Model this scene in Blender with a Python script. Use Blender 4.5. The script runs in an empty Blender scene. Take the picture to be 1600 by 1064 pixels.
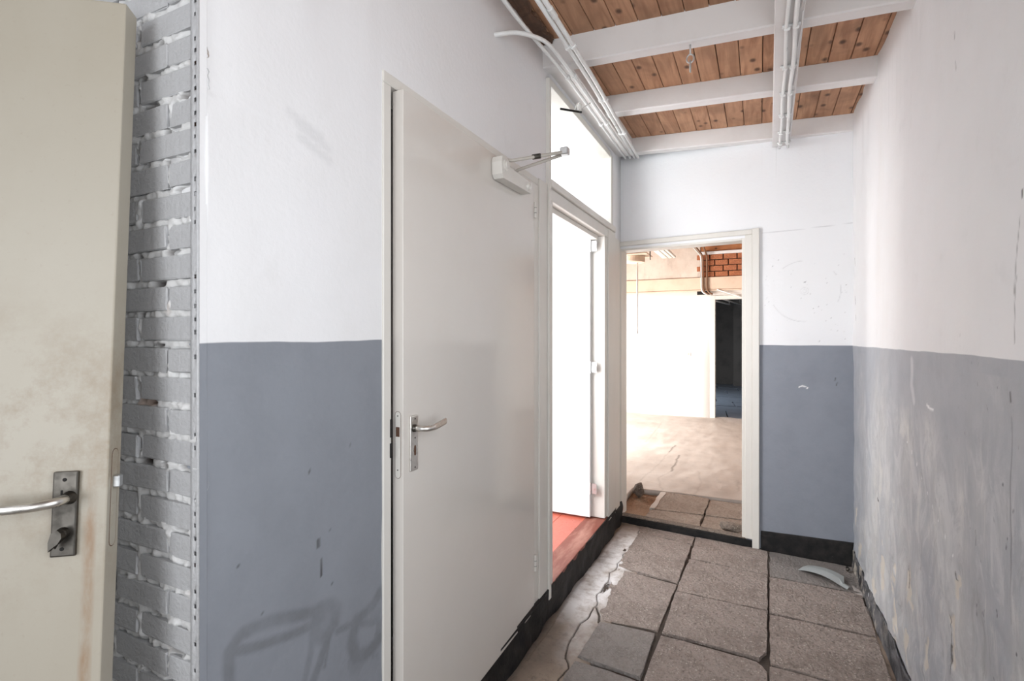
import bpy, bmesh, math, random
import numpy as np
from mathutils import Vector, Matrix
random.seed(7); rng = np.random.default_rng(7)
S = bpy.context.scene
COL = S.collection

# ------------------------------------------------------------------ camera
cam_d = bpy.data.cameras.new('camera'); cam = bpy.data.objects.new('camera', cam_d); COL.objects.link(cam)
cam_d.sensor_width = 36.0; cam_d.lens = 18.0; cam_d.clip_start = 0.05; cam_d.clip_end = 100
cam_d.shift_y = -7.5 / 1600
cam.location = (0, 0, 1.5); cam.rotation_euler = (math.radians(90), 0, math.radians(25.815))
S.camera = cam
# ------------------------------------------------------------------ world, lights, exposure
S.view_settings.view_transform = 'Standard'; S.view_settings.look = 'None'
S.view_settings.gamma = 1.0; S.view_settings.use_curve_mapping = False
S.view_settings.exposure = 0.30
W = bpy.data.worlds.new('world'); S.world = W; W.use_nodes = True
W.node_tree.nodes['Background'].inputs[0].default_value = (0.80, 0.88, 1.0, 1)
W.node_tree.nodes['Background'].inputs[1].default_value = 1.0
def area(name, loc, direction, sx, sy, watts, color, spread=180):
    l = bpy.data.lights.new(name, 'AREA'); l.shape = 'RECTANGLE'; l.size = sx; l.size_y = sy
    l.energy = watts; l.color = color; l.spread = math.radians(spread)
    o = bpy.data.objects.new(name, l); COL.objects.link(o); o.location = loc
    o.rotation_euler = Vector(direction).to_track_quat('-Z', 'Y').to_euler()
    return o
area('entrance_fill', (-0.6, -3.12, 1.75), (0.0, 1, -0.02), 2.0, 2.0, 66, (0.96, 0.98, 1.0))  # unseen window light added behind the camera to fill the corridor
area('near_right_fill', (0.53, 0.30, 1.65), (-1, 0.15, -0.02), 1.4, 1.5, 15, (0.98, 0.99, 1.0))  # added light in an unseen side opening, brightens the left wall
area('daylight_side_room', (-2.15, 2.52, 1.75), (0, 1, 0.02), 1.3, 1.9, 75, (0.98, 0.99, 1.0))
area('daylight_rear_room', (-3.55, 6.9, 1.05), (1, 0.75, -0.12), 2.5, 1.7, 245, (1.0, 0.975, 0.94))
area('daylight_dark_room', (-2.4, 12.5, 1.9), (1, 0.0, -0.9), 1.2, 0.8, 60, (0.82, 0.91, 1.0))

# ------------------------------------------------------------------ material helpers
class N:
    def __init__(s, name):
        s.m = bpy.data.materials.new(name); s.m.use_nodes = True; s.t = s.m.node_tree
        s.b = s.t.nodes['Principled BSDF']; s.co = s.t.nodes.new('ShaderNodeTexCoord')
    def n(s, t, **k):
        x = s.t.nodes.new(t)
        for a, v in k.items(): setattr(x, a, v)
        return x
    def put(s, sock, v):
        if hasattr(v, 'is_output') or hasattr(v, 'links'): s.t.links.new(v, sock)
        elif isinstance(v, (tuple, list)) and len(v) == 3 and sock.type == 'RGBA': sock.default_value = (*v, 1)
        else: sock.default_value = v
    def vec(s, scale=(1, 1, 1)):
        x = s.n('ShaderNodeMapping'); s.t.links.new(s.co.outputs['Object'], x.inputs[0]); x.inputs['Scale'].default_value = scale
        return x.outputs[0]
    def noise(s, scale, detail=4, rough=.55, stretch=None, dist=0):
        x = s.n('ShaderNodeTexNoise'); s.put(x.inputs['Vector'], s.vec(stretch or (1, 1, 1)))
        x.inputs['Scale'].default_value = scale; x.inputs['Detail'].default_value = detail
        x.inputs['Roughness'].default_value = rough; x.inputs['Distortion'].default_value = dist
        return x.outputs['Fac']
    def vor(s, scale, stretch=None):
        x = s.n('ShaderNodeTexVoronoi'); s.put(x.inputs['Vector'], s.vec(stretch or (1, 1, 1))); x.inputs['Scale'].default_value = scale
        return x.outputs['Distance']
    def rng(s, v, a, b, c=0., d=1.):
        x = s.n('ShaderNodeMapRange'); s.put(x.inputs[0], v)
        for i, q in enumerate((a, b, c, d)): x.inputs[i + 1].default_value = q
        return x.outputs[0]
    def ma(s, op, a, b=0.):
        x = s.n('ShaderNodeMath', operation=op); s.put(x.inputs[0], a); s.put(x.inputs[1], b); return x.outputs[0]
    def mix(s, f, a, b):
        x = s.n('ShaderNodeMix', data_type='RGBA'); s.put(x.inputs[0], f); s.put(x.inputs[6], a); s.put(x.inputs[7], b); return x.outputs[2]
    def attr(s, name): return s.n('ShaderNodeAttribute', attribute_name=name).outputs['Fac']
    def rnd(s): return s.n('ShaderNodeObjectInfo').outputs['Random']
    def xyz(s):
        x = s.n('ShaderNodeSeparateXYZ'); s.t.links.new(s.co.outputs['Object'], x.inputs[0]); return x.outputs
    def out(s, col, rough=.6, bump=None, strength=.3, dist=.002, metal=0., spec=None):
        s.put(s.b.inputs['Base Color'], col); s.put(s.b.inputs['Roughness'], rough); s.put(s.b.inputs['Metallic'], metal)
        if spec is not None: s.b.inputs['Specular IOR Level'].default_value = spec
        if bump is not None:
            x = s.n('ShaderNodeBump'); x.inputs['Strength'].default_value = strength; x.inputs['Distance'].default_value = dist
            s.put(x.inputs['Height'], bump); s.t.links.new(x.outputs[0], s.b.inputs['Normal'])
        return s.m

def m_two_tone(name, border, slope, white, grey, dirt=.3, peel=True, right=False):
    """plaster painted white above a hand-cut line and blue grey below; stains, peel and chips come from attributes"""
    k = N(name); x, y, z = k.xyz()
    line = k.ma('ADD', k.ma('MULTIPLY', k.ma('SUBTRACT', k.noise(2.2, 3), .5), .018), k.ma('ADD', k.ma('MULTIPLY', y, slope), border))
    lower = k.rng(k.ma('SUBTRACT', line, z), -.0015, .0015)
    big = k.noise(1.1, 4, .6); fine = k.noise(60, 3); mid = k.noise(7, 5, .65)
    wcol = k.mix(k.rng(big, .42, .75, 0, dirt), white, (.66, .65, .60))
    wcol = k.mix(k.rng(mid, .60, .82, 0, dirt * .8), wcol, (.55, .54, .50))
    gcol = k.mix(k.rng(mid, .45, .75, 0, .35), grey, tuple(c * .80 for c in grey))
    col = k.mix(lower, wcol, gcol)
    if right:
        st = k.noise(3.4, 6, .7, (1, 1, .33), .6)
        fade = k.attr('fade')                                   # worn, washed-out paint and lime bloom
        m1 = k.ma('MULTIPLY', k.rng(st, .40, .62), fade)
        col = k.mix(k.ma('MULTIPLY', m1, .85), col, (.47, .475, .475))
        st2 = k.noise(5.5, 6, .72, (1, 1, .30), .8)
        m2 = k.ma('MULTIPLY', k.rng(st2, .56, .64), k.rng(fade, .30, .75))
        col = k.mix(k.ma('MULTIPLY', m2, .60), col, (.64, .63, .59))
        st3 = k.noise(6.5, 7, .75, (1, 1.1, .55), 1.2); col = k.mix(k.ma('MULTIPLY', k.ma('MULTIPLY', k.rng(st3, .46, .60), k.rng(fade, .15, .7)), .55), col, (.60, .605, .61))
        st4 = k.noise(8, 7, .75, (1, 1.1, .5), 1.0); col = k.mix(k.ma('MULTIPLY', k.ma('MULTIPLY', k.rng(st4, .58, .70), k.rng(fade, .15, .7)), .6), col, (.24, .24, .245))
        sp = k.noise(38, 2, .5, (1, 1, .55)); m3 = k.ma('MULTIPLY', k.rng(sp, .70, .74), k.attr('speck'))
        col = k.mix(k.ma('MULTIPLY', m3, .8), col, (.10, .10, .11))
        yel = k.noise(1.7, 4, .6, (1, 1, .22)); col = k.mix(k.ma('MULTIPLY', k.rng(yel, .54, .72, 0, .42), k.attr('damp')), col, (.56, .48, .36))
    col = k.mix(k.ma('MULTIPLY', k.attr('smear'), k.rng(mid, .25, .6, .25, .8)), col, (.125, .13, .14))
    col = k.mix(k.attr('bare'), col, (.60, .555, .49))
    col = k.mix(k.attr('chip'), col, (.035, .033, .032))
    col = k.mix(k.attr('pale'), col, (.80, .80, .80))
    return k.out(col, k.rng(mid, .3, .7, .50, .72), k.ma('ADD', fine, k.ma('MULTIPLY', mid, 1.6)), .22, .004)

def m_paint(name, col, rough=.4, dirt=.25, dcol=(.35, .28, .2), scale=3., bump=.05, stretch=(1, 1, 1)):
    k = N(name); a = k.noise(scale, 5, .65, stretch); b = k.noise(scale * 12, 3)
    c = k.mix(k.rng(a, .48, .8, 0, dirt), col, dcol)
    return k.out(c, k.rng(a, .3, .7, rough * .9, rough * 1.15), b, bump, .002)

def m_metal(name, col, rough=.3, dirt=.3):
    k = N(name); a = k.noise(45, 4); return k.out(k.mix(k.rng(a, .5, .75, 0, dirt), col, tuple(c * .35 for c in col)), k.rng(a, .3, .7, rough * .8, rough * 1.4), metal=1.)

def m_wood(name, light, dark, rough=.7, ax=1):
    k = N(name); st = [14, 14, 14]; st[ax] = 1.3
    r = k.rnd(); off = k.n('ShaderNodeVectorMath', operation='ADD'); k.t.links.new(k.co.outputs['Object'], off.inputs[0])
    cx = k.n('ShaderNodeCombineXYZ')
    for i in range(3): k.put(cx.inputs[i], k.ma('MULTIPLY', r, 37. + i * 11))
    k.t.links.new(cx.outputs[0], off.inputs[1])
    def nz(scale, stretch, det=4, dist=0):
        mp = k.n('ShaderNodeMapping'); k.t.links.new(off.outputs[0], mp.inputs[0]); mp.inputs['Scale'].default_value = stretch
        x = k.n('ShaderNodeTexNoise'); k.t.links.new(mp.outputs[0], x.inputs['Vector']); x.inputs['Scale'].default_value = scale; x.inputs['Detail'].default_value = det; x.inputs['Distortion'].default_value = dist
        return x.outputs['Fac']
    g = nz(1.5, st, 5, 1.6); big = nz(4.0, (1, 1, 1), 4, 1.0)
    mp = k.n('ShaderNodeMapping'); k.t.links.new(off.outputs[0], mp.inputs[0]); s2 = [1, 1, 1]; s2[ax] = .7; mp.inputs['Scale'].default_value = s2
    v = k.n('ShaderNodeTexVoronoi'); v.inputs['Scale'].default_value = 11; k.t.links.new(mp.outputs[0], v.inputs['Vector'])
    knot = k.rng(v.outputs['Distance'], .09, .22, 1, 0)
    c = k.mix(k.rng(g, .35, .65), light, dark)
    c = k.mix(k.rng(big, .45, .7, 0, .55), c, tuple(q * .55 for q in dark))
    c = k.mix(k.rng(r, 0, 1, 0, .35), c, tuple(q * .7 for q in light))
    c = k.mix(k.ma('MULTIPLY', knot, .85), c, (.055, .022, .010))
    return k.out(c, rough, g, .25, .002)

def m_stone(name, base, dark, pale, rough=.85):
    k = N(name); r = k.rnd()
    a = k.noise(4.2, 5, .65); b = k.noise(34, 4, .75); d = k.vor(70); e = k.noise(85, 3, .7)
    c = k.mix(k.rng(a, .35, .68), base, dark)
    c = k.mix(k.rng(r, 0, 1, 0, .4), c, tuple(q * .78 for q in base))
    c = k.mix(k.rng(b, .50, .68, 0, .55 if rough > .7 else .2), c, tuple(q * .50 for q in dark)); c = k.mix(k.rng(k.noise(9, 6, .75), .50, .70, 0, .6), c, tuple(q * .62 for q in dark))
    c = k.mix(k.ma('MULTIPLY', k.rng(d, .16, .30, .8, 0), k.rng(k.noise(14, 3, .6), .46, .58)), c, pale)
    c = k.mix(k.rng(e, .58, .68, 0, .7 if rough > .7 else .2), c, tuple(q * .30 for q in dark))
    return k.out(c, rough, k.ma('ADD', k.ma('MULTIPLY', b, 1.4), k.ma('SUBTRACT', e, d)), .9, .006)

M = {}
WHITE = (.80, .80, .81); GREY = (.235, .252, .283)
M['wall_left'] = m_two_tone('painted plaster', 1.479, .006, WHITE, GREY, .22)
M['wall_back'] = m_two_tone('painted plaster at the end', 1.4345, 0., (.80, .81, .83), (.225, .245, .285), .12)
M['wall_right'] = m_two_tone('worn painted plaster', 1.45, -.004, (.80, .80, .81), (.365, .38, .41), .22, right=True)
M['white_plain'] = m_paint('white wall paint', (.82, .82, .82), .6, .15, (.6, .58, .54), 1.5)
M['trim'] = m_paint('cream gloss paint', (.70, .68, .635), .33, .25, (.48, .43, .36), 3, .05, (1, 1, .4))
M['door_cream'] = m_paint('cream satin door paint', (.665, .63, .585), .10, .22, (.56, .50, .44), 2.2, .02)
M['beam'] = m_paint('white limed beam', (.76, .745, .735), .6, .30, (.58, .53, .50), 5, .12)
M['conduit'] = m_paint('white painted conduit', (.80, .81, .80), .3, .25, (.5, .5, .46), 14, .05)
M['steel'] = m_metal('brushed aluminium', (.74, .72, .68), .30)
M['dull_steel'] = m_metal('worn dark steel', (.105, .097, .086), .40, .5)
M['galv'] = m_metal('zinc plated steel', (.62, .63, .63), .42)
M['arm'] = m_paint('tarnished arm paint', (.50, .47, .42), .35, .5, (.28, .25, .21), 14)
M['black_hole'] = m_paint('dark void', (.012, .011, .010), .9, .1, (.03, .015, .01), 40)
M['rust'] = m_paint('rusty recess', (.10, .05, .03), .9, .5, (.02, .015, .012), 90)
M['black_paint'] = None
k = N('black bitumen paint'); a = k.noise(9, 5, .7); b = k.noise(40, 3)
c = k.mix(k.rng(a, .40, .62, 0, .8), (.010, .010, .011), (.030, .027, .025)); c = k.mix(k.rng(k.noise(17, 5, .7), .70, .76, 0, .7), c, (.30, .27, .24))
M['black_paint'] = k.out(c, .6, k.ma('ADD', a, b), .4, .006, spec=.22)
k = N('peeling black paint on plaster'); a = k.noise(7, 6, .72, (1, 1, 1.6), .5); b = k.noise(40, 3); wr = k.attr('worn')
c = k.mix(k.rng(a, .42, .60, 0, 1), (.016, .017, .021), (.115, .115, .125)); c = k.mix(k.ma('MULTIPLY', k.rng(k.noise(12, 5, .7), .50, .60), wr), c, (.52, .47, .40))
M['black_worn'] = k.out(c, .6, k.ma('ADD', a, b), .6, .006)
k = N('dirty bedding'); M['bedding'] = k.out(k.mix(k.noise(30, 4), (.035, .028, .023), (.11, .086, .07)), .95, k.noise(60, 4), .8, .008)
M['tile'] = m_stone('washed concrete tile', (.385, .322, .288), (.285, .235, .206), (.66, .60, .54))
M['tile_smooth'] = m_stone('smooth grey cement tile', (.30, .272, .254), (.235, .21, .194), (.36, .33, .305), .6)
M['tile_rear'] = m_stone('dusty rear tile', (.42, .345, .285), (.33, .26, .21), (.62, .54, .45))
k = N('old screed'); a = k.noise(2.6, 6, .65); b = k.noise(22, 5, .7)
c = k.mix(k.rng(a, .38, .66), (.34, .268, .21), (.22, .17, .135)); c = k.mix(k.rng(b, .52, .72, 0, .7), c, (.13, .10, .082))
wn = k.ma('MULTIPLY', k.attr('white'), k.rng(k.noise(9, 6, .7), .25, .55)); c = k.mix(k.ma('MULTIPLY', wn, .95), c, (.80, .79, .79))
c = k.mix(k.attr('dark_edge'), c, (.05, .042, .036)); c = k.mix(k.attr('crack'), c, (.03, .022, .018))
M['screed'] = k.out(c, k.rng(k.attr('white'), 0, 1, .7, .5), k.ma('ADD', a, b), .5, .008)
k = N('pale dusty screed'); a = k.noise(1.3, 6, .65); b = k.noise(14, 5, .7)
c = k.mix(k.rng(a, .36, .66), (.60, .545, .495), (.48, .425, .38)); c = k.mix(k.rng(b, .56, .76, 0, .5), c, (.34, .295, .255)); c = k.mix(k.attr('crack'), c, (.10, .07, .05))
M['rear_floor'] = k.out(c, k.rng(a, .3, .7, .38, .6), k.ma('ADD', a, b), .3, .006)
M['sand'] = m_stone('broken sandy bedding', (.44, .30, .20), (.34, .21, .13), (.55, .45, .36), .95)
M['rubble'] = m_stone('rubble lump', (.28, .23, .19), (.14, .11, .09), (.46, .40, .34), .95)
M['plank'] = m_wood('pine ceiling board', (.56, .315, .185), (.37, .185, .10))
M['rear_wood'] = m_wood('rear ceiling wood', (.50, .20, .075), (.30, .11, .04), .7, 0)
M['rot'] = m_wood('rotten wood', (.16, .085, .05), (.05, .028, .02))
k = N('red floor paint'); a = k.noise(6, 6, .7, (1, .25, 1)); b = k.noise(30, 4, .7)
c = k.mix(k.rng(a, .40, .66), (.50, .115, .070), (.36, .085, .055)); c = k.mix(k.rng(b, .60, .74, 0, .6), c, (.55, .33, .26))
M['red'] = k.out(c, k.rng(b, .3, .7, .25, .45), b, .2, .003)
k = N('worn red edge'); a = k.noise(10, 6, .7, (1, .2, 1))
M['red_edge'] = k.out(k.mix(k.rng(a, .45, .7), (.20, .055, .035), (.40, .20, .15)), .6, a, .5, .004)
k = N('grey brick paint'); a = k.noise(12, 5, .6); b = k.noise(85, 4, .6); r = k.rnd()
c = k.mix(k.rng(a, .4, .75, 0, .5), (.47, .475, .485), (.385, .385, .39)); c = k.mix(k.rng(r, 0, 1, 0, .35), c, (.42, .42, .425))
M['brick'] = k.out(c, .45, k.ma('ADD', k.ma('MULTIPLY', a, .6), b), .6, .005)
k = N('painted mortar'); a = k.noise(70, 4, .7)
c = k.mix(k.rng(a, .5, .8, 0, .35), (.64, .64, .635), (.50, .49, .48)); c = k.mix(k.attr('hole'), c, (.055, .032, .022)); c = k.mix(k.attr('bare'), c, (.40, .29, .23))
M['mortar'] = k.out(c, .5, a, .5, .004)
k = N('aged door paint'); x, y, z = k.xyz(); a = k.noise(2.2, 6, .65, (1, 1, .8)); b = k.noise(95, 3); d = k.noise(6, 6, .75)
c = k.mix(k.rng(a, .42, .72, 0, .45), (.375, .342, .28), (.31, .27, .20))
band = k.ma('MULTIPLY', k.rng(z, .95, 1.25), k.rng(z, 1.62, 1.40)); c = k.mix(k.ma('MULTIPLY', k.ma('MULTIPLY', band, k.rng(d, .44, .66)), .7), c, (.22, .155, .09))
run = k.ma('MULTIPLY', k.ma('MULTIPLY', k.rng(x, .840, .850), k.rng(x, .866, .858)), k.rng(z, 1.34, 1.15)); c = k.mix(k.ma('MULTIPLY', k.ma('MULTIPLY', run, k.rng(k.noise(20, 5, .7, (1, 1, .3)), .38, .62)), .75), c, (.26, .15, .075))
c = k.mix(k.ma('MULTIPLY', k.rng(b, .62, .75), .25), c, (.30, .25, .19))
M['door_aged'] = k.out(c, .42, b, .06, .002)
k = N('rear upper plaster'); a = k.noise(1.6, 6, .7); b = k.noise(6, 6, .7, (1, 1, .25))
c = k.mix(k.rng(a, .40, .68), (.66, .57, .49), (.50, .40, .33)); c = k.mix(k.rng(b, .56, .74, 0, .6), c, (.32, .26, .22))
M['rear_plaster'] = k.out(c, .8, a, .3, .01)  # warm tint of the light put into this and the next two colours
M['rear_band'] = m_paint('warm-lit concrete band', (.68, .53, .41), .7, .5, (.42, .29, .2), 3, .2)
M['rear_white'] = m_paint('rear white paint', (.80, .77, .735), .55, .2, (.62, .55, .5), 1.2)
M['rear_brick'] = m_stone('bare orange brick', (.50, .185, .085), (.40, .135, .06), (.55, .27, .16))
M['dark_mortar'] = m_paint('sooty mortar', (.13, .085, .06), .95, .4, (.05, .035, .03), 20)
M['pipe_brown'] = m_paint('brown old conduit', (.19, .10, .055), .5, .4, (.07, .04, .03), 20)
M['dark_wall'] = m_paint('sooty concrete', (.20, .178, .160), .85, .6, (.07, .065, .065), 2.2, .3)
M['dark_slab'] = m_paint('blue-lit slab', (.23, .26, .31), .34, .5, (.10, .11, .13), 3, .2)  # blue of the cool window light put into the slab colour
M['grey_plastic'] = m_paint('grey plastic', (.42, .445, .44), .45, .2, (.3, .3, .3), 9)
M['white_plastic'] = m_paint('white plastic', (.78, .77, .74), .4, .15, (.6, .56, .5), 9)
k = N('window glass'); k.b.inputs['Transmission Weight'].default_value = 1; M['glass'] = k.out((.97, .985, .98), .02); k.b.inputs['IOR'].default_value = 1.08

# ------------------------------------------------------------------ mesh helpers
def link(o, parent=None):
    COL.objects.link(o)
    if parent is not None: o.parent = parent
    return o
def mesh_obj(name, verts, faces, mat, parent=None, smooth=False):
    me = bpy.data.meshes.new(name); me.from_pydata([tuple(v) for v in verts], [], faces); me.update()
    me.materials.append(mat)
    if smooth: me.polygons.foreach_set('use_smooth', [True] * len(me.polygons))
    return link(bpy.data.objects.new(name, me), parent)
def bm_obj(name, bm, mat, parent=None, smooth=False):
    me = bpy.data.meshes.new(name); bmesh.ops.recalc_face_normals(bm, faces=bm.faces); bm.to_mesh(me); bm.free(); me.materials.append(mat)
    if smooth:
        for p in me.polygons: p.use_smooth = True
    return link(bpy.data.objects.new(name, me), parent)
def add_box(bm, lo, hi, bev=0., seg=1):
    r = bmesh.ops.create_cube(bm, size=1)
    vs = r['verts']
    for v in vs: v.co = Vector([lo[i] + (hi[i] - lo[i]) * (v.co[i] + .5) for i in range(3)])
    if bev: bmesh.ops.bevel(bm, geom=list({e for v in vs for e in v.link_edges}), offset=bev, segments=seg, affect='EDGES', profile=.6)
def box(name, lo, hi, mat, parent=None, bev=.002, seg=1):
    bm = bmesh.new(); add_box(bm, lo, hi, bev, seg); return bm_obj(name, bm, mat, parent)
def poly_prism(name, pts, z0, z1, mat, parent=None, bev=0., seg=1, fn=None):
    """closed outline in local (a,b) extruded along the third axis; fn maps (a,b,c) to xyz"""
    bm = bmesh.new(); fn = fn or (lambda a, b, c: (a, b, c))
    b0 = [bm.verts.new(fn(p[0], p[1], z0)) for p in pts]; b1 = [bm.verts.new(fn(p[0], p[1], z1)) for p in pts]
    f0 = bm.faces.new(b0); f1 = bm.faces.new(b1); n = len(pts)
    for i in range(n): bm.faces.new((b0[i], b0[(i + 1) % n], b1[(i + 1) % n], b1[i]))
    if bev: bmesh.ops.bevel(bm, geom=list(f1.edges), offset=bev, segments=seg, affect='EDGES')
    return bm_obj(name, bm, mat, parent)
def tube_geo(bm, pts, r, seg=10, flat=None):
    pts = [Vector(p) for p in pts]; n = len(pts); rr = r if isinstance(r, (list, tuple)) else [r] * n
    rings = []; ref = None
    for i, p in enumerate(pts):
        d = (pts[min(i + 1, n - 1)] - pts[max(i - 1, 0)]).normalized()
        if ref is None: ref = Vector((0, 0, 1)) if abs(d.z) < .9 else Vector((1, 0, 0))
        a = (ref - d * ref.dot(d)).normalized(); b = d.cross(a); ref = a
        fl = flat[i] if flat else 1.
        rings.append([bm.verts.new(p + a * math.cos(t) * rr[i] + b * math.sin(t) * rr[i] * fl) for t in [2 * math.pi * j / seg for j in range(seg)]])
    for i in range(n - 1):
        for j in range(seg): bm.faces.new((rings[i][j], rings[i][(j + 1) % seg], rings[i + 1][(j + 1) % seg], rings[i + 1][j]))
    bm.faces.new(rings[0]); bm.faces.new(rings[-1][::-1])
def smooth_path(pts, rad=.03, k=4):
    pts = [Vector(p) for p in pts]; out = [pts[0]]
    for i in range(1, len(pts) - 1):
        a = pts[i - 1] - pts[i]; b = pts[i + 1] - pts[i]; r = min(rad, a.length * .45, b.length * .45)
        p0 = pts[i] + a.normalized() * r; p2 = pts[i] + b.normalized() * r
        for j in range(k + 1):
            t = j / k; out.append(p0 * (1 - t) ** 2 + pts[i] * 2 * t * (1 - t) + p2 * t * t)
    return out + [pts[-1]]
def tube(name, pts, r, mat, parent=None, seg=10, bend=.03, flat=None):
    bm = bmesh.new(); tube_geo(bm, smooth_path(pts, bend) if bend else pts, r, seg, flat); return bm_obj(name, bm, mat, parent, True)
def lathe(name, prof, mat, parent=None, axis='Z', center=(0, 0, 0), seg=24):
    bm = bmesh.new(); rings = []
    for (r, h) in prof:
        ring = []
        for j in range(seg):
            t = 2 * math.pi * j / seg; a, b = r * math.cos(t), r * math.sin(t)
            q = {'Z': (a, b, h), 'X': (h, a, b), 'Y': (a, h, b)}[axis]
            ring.append(bm.verts.new(Vector(center) + Vector(q)))
        rings.append(ring)
    for i in range(len(rings) - 1):
        for j in range(seg): bm.faces.new((rings[i][j], rings[i][(j + 1) % seg], rings[i + 1][(j + 1) % seg], rings[i + 1][j]))
    bm.faces.new(rings[0]); bm.faces.new(rings[-1])
    o = bm_obj(name, bm, mat, parent); return o
def tag(o, label=None, cat=None, group=None, kind=None):
    if label: o['label'] = label
    if cat: o['category'] = cat
    if group: o['group'] = group
    if kind: o['kind'] = kind
    return o
def empty(name, loc=(0, 0, 0), label=None, cat=None, group=None, kind=None):
    o = bpy.data.objects.new(name, None); o.location = loc; o.empty_display_size = .1; link(o); return tag(o, label, cat, group, kind)
def blur(a, k):
    for ax in (0, 1):
        p = np.cumsum(np.concatenate([np.repeat(np.take(a, [0], ax), k + 1, ax), a, np.repeat(np.take(a, [-1], ax), k, ax)], ax), ax)
        n = a.shape[ax]; a = (np.take(p, range(2 * k + 1, 2 * k + 1 + n), ax) - np.take(p, range(0, n), ax)) / (2 * k + 1)
    return a
def field(shape, k):
    a = blur(blur(rng.standard_normal(shape), k), k); return a / (a.std() + 1e-9)
def axis_coords(a0, a1, step, cuts, fine=None):
    """sorted coordinates from a0 to a1 that hit every cut; step inside the fine range, coarse outside"""
    ks = sorted({a0, a1, *[c for c in cuts if a0 < c < a1], *([f for f in fine if a0 < f < a1] if fine else [])}); out = [ks[0]]
    for p, q in zip(ks[:-1], ks[1:]):
        mid = (p + q) / 2; st = step if (fine is None or fine[0] <= mid <= fine[1]) else .3
        n = max(1, int(round((q - p) / st))); out += [p + (q - p) * (i + 1) / n for i in range(n)]
    return np.array(out)
ATTRS = ('smear', 'bare', 'chip', 'pale', 'fade', 'speck', 'damp')
def panel(name, A, B, fn, mat, holes=(), attrs=None, disp=None, thick=.1, flip=False, parent=None, smooth=True):
    """a finely meshed wall sheet over coordinates A x B with holes, per-vertex attributes, displacement, given thickness by a solidify modifier"""
    na, nb = len(A), len(B); GA, GB = np.meshgrid(A, B, indexing='ij')
    D = disp(GA, GB) if disp else np.zeros_like(GA)
    X, Y, Z = fn(GA, GB, D)
    V = np.stack([X, Y, Z], -1).reshape(-1, 3)
    ca, cb = (A[:-1] + A[1:]) / 2, (B[:-1] + B[1:]) / 2
    keep = np.ones((na - 1, nb - 1), bool)
    for (a0, a1, b0, b1) in holes:
        keep &= ~(((ca > a0) & (ca < a1))[:, None] & ((cb > b0) & (cb < b1))[None, :])
    I, J = np.nonzero(keep); i0 = I * nb + J
    F = np.stack([i0, i0 + nb, i0 + nb + 1, i0 + 1], -1)
    if flip: F = F[:, ::-1]
    used = np.zeros(len(V), bool); used[F] = True; idx = np.cumsum(used) - 1; V = V[used]; F = idx[F]
    me = bpy.data.meshes.new(name); me.vertices.add(len(V)); me.vertices.foreach_set('co', V.ravel().astype(np.float32))
    me.loops.add(F.size); me.loops.foreach_set('vertex_index', F.ravel().astype(np.int32)); me.polygons.add(len(F))
    me.polygons.foreach_set('loop_start', np.arange(0, F.size, 4, dtype=np.int32)); me.update(); me.validate()
    if smooth: me.polygons.foreach_set('use_smooth', np.ones(len(F), bool))
    for nme, arr in (attrs(GA, GB) if attrs else {}).items():
        at = me.attributes.new(nme, 'FLOAT', 'POINT'); at.data.foreach_set('value', np.clip(arr, 0, 1).reshape(-1)[used].astype(np.float32))
    me.materials.append(mat); o = link(bpy.data.objects.new(name, me), parent)
    if thick:
        md = o.modifiers.new('thickness', 'SOLIDIFY'); md.thickness = thick; md.offset = -1
    return o
def stroke(GA, GB, pts, r, soft=None):
    """1 within r of the polyline, fading over soft"""
    soft = soft or r; d = np.full(GA.shape, 9.)
    for p, q in zip(pts[:-1], pts[1:]):
        px, py = q[0] - p[0], q[1] - p[1]; L2 = px * px + py * py + 1e-12
        t = np.clip(((GA - p[0]) * px + (GB - p[1]) * py) / L2, 0, 1)
        d = np.minimum(d, np.hypot(GA - p[0] - t * px, GB - p[1] - t * py))
    return np.clip((r + soft - d) / soft, 0, 1)
def blob(GA, GB, a, b, ra, rb): return np.clip(1.6 - 1.6 * np.hypot((GA - a) / ra, (GB - b) / rb), 0, 1)

# ================================================================== CORRIDOR SHELL
XL, XR = -1.018, .55
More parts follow.
